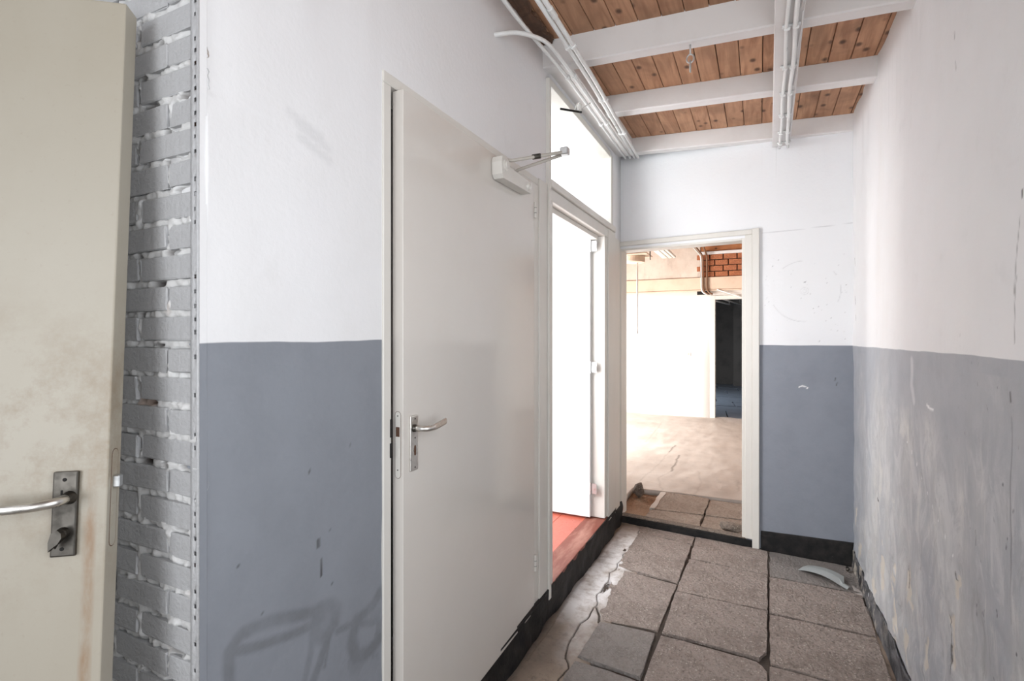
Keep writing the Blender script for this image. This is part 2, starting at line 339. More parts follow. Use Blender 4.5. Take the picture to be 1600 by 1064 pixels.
# ---- left wall (plaster part), thickness away from the corridor
def left_attrs(G, Z):
    sm = np.zeros_like(G)
    for pts, r in (([(.722, .70), (.719, .79), (.722, .826), (.748, .848), (.82, .842), (.90, .815), (.97, .79)], .009), ([(.735, .82), (.77, .806), (.82, .792), (.91, .772), (.985, .765)], .007),
                   ([(.97, .795), (1.005, .79), (1.025, .77), (1.018, .735), (.985, .715), (.955, .74), (.96, .785)], .012), ([(.95, .76), (.94, .70), (.915, .63), (.88, .56)], .006), ([(1.0, .72), (.97, .66), (.93, .60)], .008),
                   ([(1.10, .70), (1.085, .65), (1.10, .60), (1.15, .585), (1.20, .60)], .012), ([(1.11, .70), (1.17, .71), (1.20, .735)], .010), ([(1.03, .71), (1.09, .70), (1.17, .66)], .006), ([(1.02, .76), (1.0, .70), (.985, .64)], .003)):
        sm = np.maximum(sm, stroke(G, Z, pts, r, r * 1.2))
    sm = np.maximum(sm * .75, .6 * blob(G, Z, 1.14, .62, .12, .10) * (field(G.shape, 3) > .1)); sm = np.maximum(sm, .5 * blob(G, Z, 1.0, .755, .06, .05))
    for y0, z0 in ((.875, 2.04), (.90, 2.02), (.905, 1.99)): sm = np.maximum(sm, .16 * stroke(G, Z, [(y0, z0), (y0 + .10, z0 - .03)], .004, .012))
    ch = np.maximum(stroke(G, Z, [(.966, .978), (.966, .958)], .002, .0025), stroke(G, Z, [(.974, .925), (.975, .878)], .0005, .002))
    for y0, z0 in ((1.075, 1.2), (.80, .87), (1.01, .845), (1.005, .99), (.74, 1.0), (.93, 1.16)): ch = np.maximum(ch, .7 * stroke(G, Z, [(y0, z0), (y0 + .004, z0)], .0008, .002))
    pale = stroke(G, Z, [(.863, .944), (.864, .928)], .0006, .0015)
    return dict(smear=sm, chip=ch, pale=pale, bare=0 * G)
A = axis_coords(.6685, 4.11, .006, (1.21, 1.25, 2.365, 2.5, 2.53, 3.83), (.6685, 1.215)); B = axis_coords(0, 3.06, .006, (.06, .1, 2.285, 2.9), (.45, 1.15))
B = np.unique(np.concatenate([B, np.linspace(1.15, 2.3, 120)]))
wall_left = panel('wall_left', A, B, lambda a, b, d: (np.full_like(a, XL) + d, a, b), M['wall_left'], [(1.25, 2.365, 0, 2.285), (2.53, 3.83, 0, 2.9)], left_attrs,
                  lambda a, b: .0012 * field(a.shape, 8), .11)
tag(wall_left, 'plastered left wall painted white over blue grey beside the painted brick pier', kind='structure')
# ---- brick end face of that wall
YB = .668
ZJ = 1.8035; PITCH = .0643
EDGE = (XL - .002)
mx = np.arange(-1.60, EDGE + .001, .004); mz = np.arange(0, 3.05, .004)
holes = []
jz = [ZJ + i * PITCH for i in range(-30, 20)]
for i in range(46):
    holes.append((random.uniform(-1.25, -1.03), random.choice(jz) + random.uniform(-.003, .003), random.uniform(.008, .024), random.uniform(.004, .0065)))
for z, x in ((1.985, -1.06), (1.86, -1.115), (1.70, -1.11), (1.615, -1.16), (2.02, -1.19), (1.03, -1.03), (.87, -1.10), (1.225, -1.21), (1.49, -1.05)): holes.append((x, jz[int(np.argmin(np.abs(np.array(jz) - z)))], .026, .0075))
for kz in range(-18, 12): 
    if random.random() < .45: holes.append((-1.1205 if kz % 2 else -1.228, ZJ - (kz + .5) * PITCH + random.uniform(-.015, .015), .005, random.uniform(.008, .018)))
def mortar_attr(a, b):
    h = np.zeros_like(a)
    for (x, z, rx, rz) in holes: h = np.maximum(h, np.clip(1.8 - 1.5 * np.hypot((a - x) / rx, (b - z) / rz), 0, 1))
    bare = np.clip(field(a.shape, 6) - 1.75, 0, 1) * .8
    return dict(hole=h, bare=bare)
def mortar_disp(a, b):
    h = mortar_attr(a, b)['hole']; kz = (ZJ - b) / PITCH; dz = np.abs(kz - np.round(kz)) * PITCH; ev = np.floor(kz) % 2 == 0
    vx = np.minimum.reduce([np.where(ev, np.abs(a + q), np.abs(a + r)) for q, r in ((1.228, 1.1205), (1.432, 1.324))])
    back = np.clip((np.minimum(dz, vx) - .0075) / .003, 0, 1)
    return -.012 * back + .0015 + .0022 * field(a.shape, 1) + .0022 * field(a.shape, 3) - .026 * h
mortar = panel('mortar', mx, mz, lambda a, b, d: (a, YB - .0080 - d, b), M['mortar'], (), mortar_attr, mortar_disp, 0, parent=wall_left)
box('pier_core', (-1.62, YB + .03, 0), (XL - .12, YB + .12, 3.05), M['mortar'], wall_left, 0)
def brick_mesh(L, seed):
    bm = bmesh.new(); add_box(bm, (-L / 2, -.012, -.0250), (L / 2, .02, .0250), .0035, 2); r = random.Random(seed)
    for v in bm.verts: v.co += Vector((r.uniform(-.0014, .0014), r.uniform(-.0012, .0012), r.uniform(-.0016, .0016)))
    bmesh.ops.recalc_face_normals(bm, faces=bm.faces); me = bpy.data.meshes.new('brick'); bm.to_mesh(me); bm.free(); me.materials.append(M['brick'])
    for p in me.polygons: p.use_smooth = False
    return me
bm_s = [brick_mesh(.192, i) for i in range(4)]; bm_h = [brick_mesh(.092, 10 + i) for i in range(3)]
for kz in range(-19, 28):
    zc = ZJ - (kz + .5) * PITCH
    if zc < .03 or zc > 3.03: continue
    spots = [(-1.122, bm_s), (-1.326, bm_s), (-1.53, bm_s)] if kz % 2 == 0 else [(-1.0705, bm_h), (-1.217, bm_s), (-1.423, bm_s), (-1.56, bm_h)]
    for x, pool in spots:
        o = bpy.data.objects.new('brick', random.choice(pool)); link(o, wall_left)
        o.location = (x - .004 + random.uniform(-.002, .002), YB + random.uniform(-.002, .0015), zc + random.uniform(-.002, .002)); o.rotation_euler = (random.uniform(-.02, .02), random.uniform(-.012, .012), random.uniform(-.02, .02))
# ---- perforated corner bead
bx = np.array([-.0235, -.0165, -.0120, -.0045, -.0030, -.0015, -.0005]) + XL + .001
bz = [0.]; hz = []
z = .012
while z < 3.0:
    hh = .0085 + random.uniform(-.001, .001); hz.append((z, z + hh)); z += random.choice((.0235, .0265, .030, .0265))
bz = sorted({0., 3.05, *[q for h in hz for q in h]})
bholes = []
for (z0, z1) in hz:
    r = random.random()
    if r < .72: bholes.append((bx[2], bx[3] - (0 if r > .35 else .002), z0, z1))
panel('corner_bead', np.unique(np.array([*bx, bx[3] - .002])), np.array(bz), lambda a, b, d: (a, np.where(a > bx[4] + .0001, YB - .0165 + (a - bx[4]) * .9, YB - .0165), b), M['brick'], bholes, None, None, .0012, parent=wall_left, smooth=False)
box('bead_backing', (XL - .022, YB - .0085, 0), (XL - .004, YB - .006, 3.05), M['rust'], wall_left, 0)
box('plaster_edge', (XL - .008, YB - .0145, 0), (XL + .0004, YB + .004, 3.05), M['wall_left'], wall_left, .0015)
tube('bead_nose', [(XL - .0018, YB - .0140, 0), (XL - .0018, YB - .0140, 3.05)], .0028, M['brick'], wall_left, 8, 0)
# ---- right wall
def right_attrs(G, Z):
    f = np.clip((1.42 - Z) / .6, 0, 1) * np.clip((3.95 - G) / .45, 0, 1); f = np.clip(f + .25 * field(G.shape, 14) * (f > .02) * .6, 0, 1) * (Z < 1.40)
    bare = np.zeros_like(G); chip = np.zeros_like(G); pale = np.zeros_like(G)
    for y, z, ry, rz in ((2.58, .47, .035, .085), (2.05, .53, .035, .085), (2.03, .72, .02, .04), (3.86, .30, .035, .16), (3.72, .17, .05, .08), (2.85, .25, .05, .14), (3.1, .30, .04, .10), (3.32, .16, .05, .05), (2.35, .33, .03, .06), (2.65, .2, .04, .07)):
        nz = .35 * field(G.shape, 2) + .35 * field(G.shape, 6); bare = np.maximum(bare, np.clip((1 - np.hypot((G - y) / ry, (Z - z) / rz) * 1.15 + nz) * 4, 0, 1))
    for pts, r in (([(2.615, .55), (2.60, .50), (2.612, .46)], .004), ([(2.085, .60), (2.075, .56), (2.09, .50), (2.085, .42)], .004), ([(2.04, .76), (2.035, .74)], .004), ([(3.20, .66), (3.17, .655)], .007),
                   ([(1.63, 1.60), (1.62, 1.70), (1.605, 1.78)], .0008), ([(1.637, 1.48), (1.63, 1.56), (1.62, 1.64)], .001), ([(1.65, 1.36), (1.65, 1.34)], .004), ([(1.65, 1.30), (1.652, 1.0), (1.648, .8)], .0008), ([(1.594, 1.84), (1.594, 1.825)], .004),
                   ([(2.045, 2.45), (2.04, 2.425)], .0012), ([(2.03, 2.35), (2.025, 2.325)], .0012), ([(3.93, 2.0), (3.92, 1.95)], .004), ([(3.90, 1.75), (3.89, 1.70)], .004), ([(3.88, 1.63), (3.87, 1.60)], .004), ([(1.87, .95), (1.865, .91)], .0015), ([(2.0, 1.5), (2.0, 1.503)], .001)):
        chip = np.maximum(chip, (.85 if r > .002 else .55) * stroke(G, Z, pts, r * .6, .0028))
    pale = stroke(G, Z, [(2.335, 1.248), (2.30, 1.240), (2.262, 1.240)], .003, .003)
    for t in np.linspace(0, 1, 9): pale = np.maximum(pale, stroke(G, Z, [(2.62 - .55 * t, 1.06 - .26 * t + .01 * math.sin(9 * t)), (2.622 - .55 * t, 1.06 - .26 * t)], .0022, .002))
    pale = np.maximum(pale, .35 * stroke(G, Z, [(2.56, 1.40), (2.57, 1.30), (2.53, 1.24)], .01, .012))
    damp = np.maximum(np.clip((2.75 - np.abs(Z - 1.9) * 1.4) * .5, 0, 1) * np.clip((G - 2.9) / .8, 0, 1), .35)
    return dict(fade=f, bare=bare * .9, chip=chip, pale=pale, smear=.0 * G, speck=np.clip((2.1 - G) / .5, 0, 1) * (Z < 1.44) + .25 * (Z < 1.3), damp=damp)
A = axis_coords(-3.2, 4.02, .0055, (-.4, 1.0), (1.3, 4.02)); B = axis_coords(0, 3.02, .0055, (.9, 2.4), (0, 2.5))
def rdisp(a, b):
    low = np.clip((1.2 - b) / 1., 0, 1)
    return .0018 * field(a.shape, 10) + .0022 * low * field(a.shape, 4) - .004 * right_attrs_cache['bare']
right_attrs_cache = {}
def rattr_once(G, Z):
    if 'd' not in right_attrs_cache: right_attrs_cache['d'] = right_attrs(G, Z)
    return right_attrs_cache['d']
_GA, _GB = np.meshgrid(A, B, indexing='ij'); right_attrs_cache['bare'] = rattr_once(_GA, _GB)['bare']
wall_right = panel('wall_right', A, B, lambda a, b, d: (XR - d, a, b), M['wall_right'], [(-.4, 1.0, .9, 2.4)], rattr_once, rdisp, .12, flip=True)  # out-of-view opening cut for the added side light
tag(wall_right, 'long right wall, white above and flaking pale grey below', kind='structure')
# ---- back wall, slightly turned: from (0.55,3.97) to the left
P0 = np.array([.55, 3.9695]); PD = np.array([-1.595, .14]); PD /= np.linalg.norm(PD); PN = np.array([-PD[1], PD[0]])   # PN points into the corridor
PN = PN if PN[1] < 0 else -PN
def bw(a, z, d=0.): return (P0[0] + PD[0] * a + PN[0] * d, P0[1] + PD[1] * a + PN[1] * d, z)
def back_attrs(G, Z):
    r = np.hypot(G - .277, Z - 1.803) ; ring = np.clip(1 - np.abs(r - .207) / .004, 0, 1) * (field(G.shape, 6) > -.35) * .35
    ring = np.maximum(ring, .30 * np.clip(1 - np.abs(r - .024) / .003, 0, 1)); ring = np.maximum(ring, .25 * np.clip(1 - np.abs(r - .012) / .003, 0, 1))
    ring = np.maximum(ring, .28 * np.clip(1 - np.abs(np.hypot(G - .49, Z - 2.815) - .047) / .003, 0, 1))
    ring = np.maximum(ring, .45 * stroke(G, Z, [(.0, 2.235), (.3, 2.225), (.54, 2.222)], .0006, .002))
    ch = stroke(G, Z, [(.275, 1.862), (.276, 1.863)], .002, .002)
    for _ in range(70): a, b = random.uniform(.03, .55), random.uniform(1.46, 2.05); ch = np.maximum(ch, random.uniform(.2, .6) * stroke(G, Z, [(a, b), (a + random.uniform(-.004, .004), b - random.uniform(0, .006))], .0003, .0018))
    for a, b in ((.32, .755), (.305, .745), (.12, .62), (.08, .70), (.10, 1.22), (.09, 1.19)): ch = np.maximum(ch, .8 * stroke(G, Z, [(a, b), (a + .003, b - .018)], .001, .003))
    pale = stroke(G, Z, [(.27, 1.155), (.292, 1.158), (.31, 1.15)], .002, .003)
    pale = np.maximum(pale, stroke(G, Z, [(.26, 1.148), (.262, 1.143)], .003, .003))
    return dict(smear=ring, chip=ch, pale=pale, bare=np.zeros_like(G))
OA0, OA1 = .632, 1.575       # door opening along the wall
A = axis_coords(-2.2, 5.2, .006, (OA0, OA1), (-.002, .56)); B = axis_coords(0, 3.1, .006, (.001, 2.2), (1.1, 2.3))
wall_back = panel('wall_back', A, B, lambda a, b, d: (P0[0] + PD[0] * a + PN[0] * d, P0[1] + PD[1] * a + PN[1] * d, b), M['wall_back'], [(OA0, OA1, 0, 2.2)], back_attrs,
                  lambda a, b: .0010 * field(a.shape, 8), .11, flip=True)
tag(wall_back, 'end wall with a faint round clock mark, white over blue grey', kind='structure')
# ---- shell behind the camera
def shell(name, lo, hi, mat): return tag(box(name, lo, hi, mat, None, 0), kind='structure')
shell('wall_entrance', (-2.1, -3.3, 0), (-1.6, -3.18, 3.1), M['white_plain']); shell('wall_entrance_pier', (.4, -3.3, 0), (.7, -3.18, 3.1), M['white_plain'])
shell('wall_entrance_sill', (-1.6, -3.3, 0), (.4, -3.18, .75), M['white_plain']); shell('wall_entrance_head', (-1.6, -3.3, 2.75), (.4, -3.18, 3.1), M['white_plain'])
shell('wall_left_near', (-2.12, -3.2, 0), (-2.0, .8, 3.1), M['white_plain'])
# ---- floor slab
floor = tag(box('floor', (-2.2, -3.3, -.14), (.68, 4.1, -.045), M['bedding'], None, 0), 'corridor floor of worn square concrete tiles', kind='structure')

# ---- tiles
def tile(name, pts, z, mat, parent, jit=.004, th=.05, seed=0, bev=.004, step=.05, zs=None):
    r = random.Random(seed); out = []; n = len(pts)
    cx = sum(p[0] for p in pts) / n; cy = sum(p[1] for p in pts) / n
    for i in range(n):
        p, q = Vector(pts[i]), Vector(pts[(i + 1) % n]); L = (q - p).length; k = max(2, int(L / step))
        for j in range(k):
            w = p.lerp(q, j / k); g_ = Vector((w.x - cx, w.y - cy)); g_ *= 1 + .0010 / max(g_.length, .05)
            out.append((g_.x + r.uniform(-jit, jit), g_.y + r.uniform(-jit, jit)))
    if sum(out[i][0] * out[(i + 1) % len(out)][1] - out[(i + 1) % len(out)][0] * out[i][1] for i in range(len(out))) < 0: out = out[::-1]
    o = poly_prism(name, out, -th, 0, mat, parent, bev, 2); o.location = (cx, cy, z)
    o.rotation_euler = (r.uniform(-.006, .006), r.uniform(-.006, .006), 0); return o
G_ = .005
T = [
 ([(-.858, 4.075), (-.441, 4.03), (-.438, 3.876), (-.822, 3.940)], 0, 'tile'),
 ([(-.826, 3.925), (-.441, 3.862), (-.449, 3.236), (-.832, 3.296)], .002, 'tile'),
 ([(-.822, 3.262), (-.451, 3.205), (-.468, 2.668), (-.737, 2.640), (-.800, 2.741)], -.001, 'tile'),
 ([(-.752, 2.612), (-.477, 2.632), (-.470, 2.265), (-.765, 2.285)], .005, 'tile_smooth'),
 ([(-.770, 2.262), (-.470, 2.245), (-.475, 1.78), (-.79, 1.79)], -.002, 'tile_smooth'),
 ([(-.79, 1.775), (-.477, 1.765), (-.48, 1.29), (-.80, 1.30)], 0, 'tile'),
 ([(-.80, 1.285), (-.482, 1.275), (-.485, .80), (-.81, .81)], 0, 'tile'),
 ([(-.428, 4.03), (.046, 3.985), (.045, 3.592), (-.420, 3.630)], .001, 'tile'),
 ([(-.424, 3.612), (.044, 3.573), (.036, 3.116), (-.440, 3.130)], .003, 'tile'),
 ([(-.441, 3.112), (.036, 3.098), (.030, 2.705), (-.005, 2.640), (-.440, 2.662)], .006, 'tile'),
 ([(-.447, 2.640), (-.01, 2.618), (.028, 2.560), (.022, 2.150), (-.455, 2.170)], -.002, 'tile'),
 ([(-.456, 2.158), (.021, 2.138), (.015, 1.66), (-.462, 1.68)], .001, 'tile'),
 ([(-.464, 1.668), (.013, 1.648), (.008, 1.17), (-.470, 1.19)], .001, 'tile'),
 ([(.064, 3.985), (.548, 3.955), (.535, 3.573), (.060, 3.583)], -.002, 'tile_smooth'),
 ([(.057, 3.560), (.530, 3.551), (.522, 3.083), (.048, 3.105)], .002, 'tile'),
 ([(.046, 3.087), (.520, 3.064), (.512, 2.600), (.044, 2.626)], .001, 'tile'),
 ([(.043, 2.612), (.511, 2.588), (.506, 2.11), (.038, 2.13)], -.003, 'tile'),
 ([(.037, 2.12), (.505, 2.10), (.50, 1.62), (.032, 1.64)], 0, 'tile'),
 ([(.031, 1.63), (.50, 1.61), (.495, 1.13), (.026, 1.15)], 0, 'tile'),
]
for i, (p, z, m) in enumerate(T): tile('floor_tile', p, z, M[m], floor, .0035, .05, i)
for i, y in enumerate((.66, .17, -.32, -.81)):
    for j, (x0, x1) in enumerate(((-.485, .005), (.02, .49), (-.81, -.495), (-1.4, -.83))): tile('floor_tile', [(x0, y + .48), (x1, y + .47), (x1, y), (x0, y + .01)], 0, M['tile'], floor, .003, .05, 100 + i * 4 + j)
panel('joint_filler', np.arange(-.86, .56, .03), np.arange(.6, 4.1, .03), lambda a, b, d: (a, b, -.011 + d), M['bedding'], (), None, lambda a, b: .003 * field(a.shape, 2), .02, parent=floor)
# concrete gutter along the left wall, cracked
crack = [(-.845, 4.06), (-.815, 3.85), (-.838, 3.40), (-.831, 3.275), (-.850, 3.18), (-.838, 3.05), (-.845, 2.90), (-.815, 2.76), (-.826, 2.69), (-.832, 2.60), (-.845, 2.49), (-.838, 2.40), (-.842, 2.34), (-.810, 2.27), (-.785, 2.22), (-.79, 2.0), (-.80, 1.0)]
crack_f = [(np.interp(y, [q[1] for q in crack][::-1], [q[0] for q in crack][::-1]) + random.uniform(-.005, .005), y) for y in np.arange(1.0, 4.06, .03)]
def gut_attr(a, b):
    w = 1.3 * blob(a, b, -.92, 2.98, .26, .50) + 1.3 * blob(a, b, -.88, 3.58, .18, .50) + .35 * blob(a, b, -.80, 2.45, .12, .3)
    dark_edge = np.clip((-.965 - a) / .06, 0, 1) * .9  # darker strip towards the foot of the wall
    cr = .85 * stroke(a, b, [(x + .006 * math.sin(41 * y), y) for x, y in crack_f], .0012, .0035)
    cr = np.maximum(cr, stroke(a, b, [(-.812, 2.75), (-.775, 2.68), (-.76, 2.62)], .003, .004)); cr = np.maximum(cr, .9 * blob(a, b, -.825, 3.0, .022, .10) * (field(a.shape, 3) > -.4))
    return dict(white=np.clip(w - dark_edge * 1.3, 0, 1), dark_edge=np.clip(dark_edge + .3 * blob(a, b, -.98, 2.3, .2, .5), 0, .9), crack=cr)
def gut_disp(a, b):
    k = gut_attr(a, b); return .0025 * field(a.shape, 12) + .0012 * field(a.shape, 3) - .012 * k['crack'] - .003 * (k['dark_edge'] > .3) - .006 * np.clip((a + .79) / .05, 0, 1)
A = np.arange(-1.03, -.70, .0035); B = np.arange(.9, 4.12, .006)
panel('gutter_concrete', A, B, lambda a, b, d: (a, b, d - .002), M['screed'], (), gut_attr, gut_disp, .04, parent=floor)
panel('edge_concrete', np.arange(.50, .562, .006), np.arange(.7, 4.0, .01), lambda a, b, d: (a, b, d - .006), M['screed'], (), lambda a, b: dict(white=.55 * blob(a, b, .52, 3.5, .1, .3), dark_edge=np.clip((a - .535) / .01, 0, .8), crack=np.clip(field(a.shape, 2) - 1.6, 0, .7)), lambda a, b: .003 * field(a.shape, 4), .03, parent=floor)

# ---- skirtings
bl = tag(empty('baseboard_left', label='rough black tarred plinth under the left doors'), kind='structure')
def rough_strip(name, fn, A, B, mat, parent, amp=.003, attrs=None, thick=.01, flip=False, k=4):
    return panel(name, A, B, fn, mat, (), attrs, lambda a, b: amp * field(a.shape, k), thick, flip=flip, parent=parent)
rough_strip('plinth_face', lambda a, b, d: (-1.005 + d + (.16 - b) * .05, a, b), np.arange(1.2, 4.12, .012), np.arange(-.02, .165, .008), M['black_paint'], bl, .004)
rough_strip('plinth_top', lambda a, b, d: (b, a, .155 + d * .2), np.arange(1.2, 2.5, .02), np.array([-1.12, -1.06, -1.0]), M['black_paint'], bl, .002, flip=True)
bb = tag(empty('baseboard_back', label='black painted skirting on the end wall'), kind='structure')
def bb_attr(a, b): return dict(worn=np.maximum(blob(a, b, .40, .09, .05, .06), .3 * (b < .05)))
def bw_arr(a, b, d): return (P0[0] + PD[0] * a + PN[0] * d, P0[1] + PD[1] * a + PN[1] * d, b)
rough_strip('skirting_face', lambda a, b, d: bw_arr(a, b + (b > .1) * (.0 - (a - .27) * .05), .007 + d), np.arange(.0, .552, .008), np.linspace(-.01, .140, 18), M['black_paint'], bb, .0008, None, .006, True)
br = tag(empty('baseboard_right', label='peeling black skirting paint along the right wall'), kind='structure')
rough_strip('skirting_face', lambda a, b, d: (XR - .011 - d + b * .05, a, b * (1 + .08 * np.sin(a * 7) + .05 * np.sin(a * 23))), np.arange(.6, 3.97, .010), np.linspace(-.01, .105, 14), M['black_worn'], br, .0016, lambda a, b: dict(worn=np.clip((a - 2.9) / .6, 0, 1)), .006, True, 3)

# ================================================================== CEILING
TILT = .055
def zc(x, mid): return mid - TILT * (x + .2)
ceiling = tag(empty('ceiling', label='ceiling of bare pine boards over white painted beams'), kind='structure')
def sloped_box(name, x0, x1, y0, y1, zb, zt, mat, parent, bev=.004, jit=0):
    bm = bmesh.new(); add_box(bm, (x0, y0, zb), (x1, y1, zt), bev, 1)
    for v in bm.verts: v.co.z -= TILT * (v.co.x + .2)
    return bm_obj(name, bm, mat, parent)
x = -1.06; i = 0
while x < .60:
    w = .106 + random.uniform(-.004, .006)
    o = sloped_box('plank', -w / 2 + .0018, w / 2 - .0018, .3, 4.02, 0, .022, M['plank'], ceiling, .002)
    for v in o.data.vertices: v.co.z += TILT * .2
    o.location = (x + w / 2, 0, zc(x + w / 2, 2.985) + random.uniform(-.0015, .002)); x += w
sloped_box('roof_deck', -2.2, .7, -3.3, 4.15, 3.012, 3.10, M['rot'], ceiling, 0)
for (y0, y1, zb, zt) in ((2.465, 2.54, 2.845, 3.0), (3.19, 3.268, 2.872, 2.99), (3.955, 4.03, 2.872, 2.99), (1.74, 1.815, 2.845, 3.0), (1.02, 1.09, 2.845, 3.0), (.3, .37, 2.845, 3.0)):
    sloped_box('beam', -1.05, .56, y0, y1, zb, zt, M['beam'], ceiling, .006) if y0 > 2 else None
sloped_box('lintel_beam', -1.10, -.885, 2.54, 3.955, 2.865, 2.99, M['beam'], ceiling, .004)
bm = bmesh.new(); add_box(bm, (-1.03, .68, 3.004), (-.955, 2.464, 3.024), .003)
bmesh.ops.subdivide_edges(bm, edges=[e for e in bm.edges if e.calc_length() > .5], cuts=60)
for v in bm.verts: v.co += Vector((random.uniform(-.012, .012) if v.co.x > -1 else 0, 0, random.uniform(-.006, .004)))
bm_obj('rotten_batten', bm, M['rot'], ceiling)
shell('wall_left_top', (XL - .11, .67, 3.0), (XL - .002, 2.46, 3.14), M['white_plain'])
# board carrying two conduits
brd = empty('cable_board', (0, 0, 0), 'white painted board under the beams carrying two cable runs', 'board')
def brd_pt(t, y): 
    k = (y - 2.33) / 1.68; return (.056 - .002 + k * .024 + t * .108, y)
bm = bmesh.new()
for zz in (2.795, 2.838):
    pass
vs = [bm.verts.new((*brd_pt(t, y), z)) for z in (2.795, 2.836) for (t, y) in ((0, .4), (1, .4), (1, 3.952), (0, 3.952))]
for f in ((0, 1, 2, 3), (4, 5, 6, 7), (0, 1, 5, 4), (1, 2, 6, 5), (2, 3, 7, 6), (3, 0, 4, 7)): bm.faces.new([vs[q] for q in f])
bmesh.ops.bevel(bm, geom=bm.edges[:], offset=.003, segments=1, affect='EDGES')
bm_obj('board', bm, M['beam'], brd)
for i, (t0, t1, rr) in enumerate(((.44, .42, .0075), (.74, .72, .0095))):
    lab = ('thinner white cable run on the ceiling board', 'thicker white cable run on the ceiling board')[i]
    c = empty('cable', (0, 0, 0), lab, 'cable')
    pts = []
    for j in range(19):
        y = .5 + j * (3.45 / 18); t = t0 + .03 * math.sin(j * 1.7 + i) + (.14 * max(0, (y - 3.4) / .6) if i == 1 else 0); p = brd_pt(t, y); pts.append((p[0], p[1], 2.784 - .003 * abs(math.sin(j * 1.2))))
    tube('sheath', pts, rr, M['conduit'], c, 8, .02)
    for y in (2.06, 2.42, 2.78, 3.08, 3.38, 3.66, 3.86):
        p = brd_pt(t0 + (.14 * max(0, (y - 3.4) / .6) if i == 1 else 0), y)
        bm = bmesh.new(); add_box(bm, (p[0] - .019, p[1] - .009, 2.784), (p[0] + .019, p[1] + .009, 2.7935), .002); add_box(bm, (p[0] - .012, p[1] - .006, 2.771), (p[0] + .012, p[1] + .006, 2.7845), .003)
        bm_obj('clip', bm, M['conduit'], c)
    if i == 1:
        for y in (2.2, 2.5, 2.9, 3.3, 3.7): p = brd_pt(.91, y); tube('loose_wire', [(p[0], y - .17, 2.787), (p[0] + .004, y - .05, 2.783), (p[0] - .003, y + .1, 2.788)], .0028, M['beam'], c, 6, .02)
# ceiling conduits on the left
def conduit(name, pts, r, label, clips=(), sock=()):
    c = empty(name, (0, 0, 0), label, 'pipe', 'white conduits over the left doors')
    tube('tube', pts, r, M['conduit'], c, 12, .10)
    for q in clips: lathe('clip', [(r + .003, -.010), (r + .005, -.006), (r + .005, .006), (r + .003, .010)], M['conduit'], c, 'Y', q, 12)
    for q in sock: lathe('coupling', [(r + .0005, -.035), (r + .0028, -.032), (r + .0028, .032), (r + .0005, .035)], M['conduit'], c, 'Y', q, 12)
    return c
conduit('conduit_pipe', [(-.758, .5, 2.835), (-.778, 2.6, 2.838), (-.836, 3.94, 2.862)], .0105, 'right-hand pipe of the close pair of white conduits under the beams', [(-.7685, 1.6, 2.8366), (-.7747, 2.25, 2.8375), (-.7888, 2.85, 2.8425), (-.8126, 3.4, 2.8523)], [(-.772, 1.98, 2.8371)])
conduit('conduit_pipe', [(-.784, .5, 2.836), (-.804, 2.6, 2.840), (-.862, 3.94, 2.866)], .0105, 'left-hand pipe of the close pair of white conduits under the beams', [(-.7945, 1.6, 2.838), (-.8007, 2.25, 2.8393), (-.8148, 2.85, 2.8449), (-.8386, 3.4, 2.8555)])
conduit('conduit_pipe', [(-.885, .5, 2.85), (-.93, 1.95, 2.85), (-.897, 2.5, 2.84), (-.932, 3.94, 2.87)], .009, 'thin straight white conduit passing above the wall bracket branch', [(-.8975, 2.52, 2.8405), (-.914, 3.2, 2.8546)])
conduit('conduit_pipe', [(-1.03, 1.925, 2.778), (-.955, 2.01, 2.822), (-.875, 2.16, 2.845), (-.860, 2.5, 2.838), (-.896, 3.94, 2.868)], .0095, 'bent white conduit leaving the left wall and joining the ceiling run', [(-.8605, 2.52, 2.8385), (-.8775, 3.2, 2.8525)])
# loose wire stub in front of the transom
wv = empty('wire_remnant', (0, 0, 0), 'frayed wire ends twisted with black tape hanging below the conduits', 'wire')
tube('pale_wire', [(-.93, 2.82, 2.84), (-.922, 2.74, 2.80), (-.918, 2.70, 2.752)], .003, M['white_plastic'], wv, 6, .02); tube('pale_wire', [(-.88, 2.86, 2.845), (-.885, 2.79, 2.80), (-.898, 2.72, 2.755)], .003, M['white_plastic'], wv, 6, .02)
lathe('connector', [(.002, -.022), (.012, -.018), (.013, .012), (.005, .022)], M['white_plastic'], wv, 'Z', (-.898, 2.715, 2.765), 10)
tube('taped_end', [(-.892, 2.73, 2.742), (-.92, 2.69, 2.738), (-.975, 2.62, 2.733)], [.009, .010, .001] if False else .006, M['black_hole'], wv, 8, .015)
# ceiling hook
hk = empty('ceiling_hook', (-.290, 2.50, 2.848), 'small metal screw hook with a ring under the nearest beam', 'hook')
tube('shank', [(0, 0, .01), (0, 0, -.045)], .004, M['galv'], hk, 8, 0)
tube('ring', [(.016 * math.sin(t), 0, -.062 - .020 * -math.cos(t) * 1) for t in [i * 2 * math.pi / 20 for i in range(21)]], .0035, M['galv'], hk, 8, 0)
tube('ring', [(0, .011 * math.sin(t), -.098 - .026 * -math.cos(t)) for t in [i * 2 * math.pi / 20 for i in range(21)]], .0035, M['galv'], hk, 8, 0)

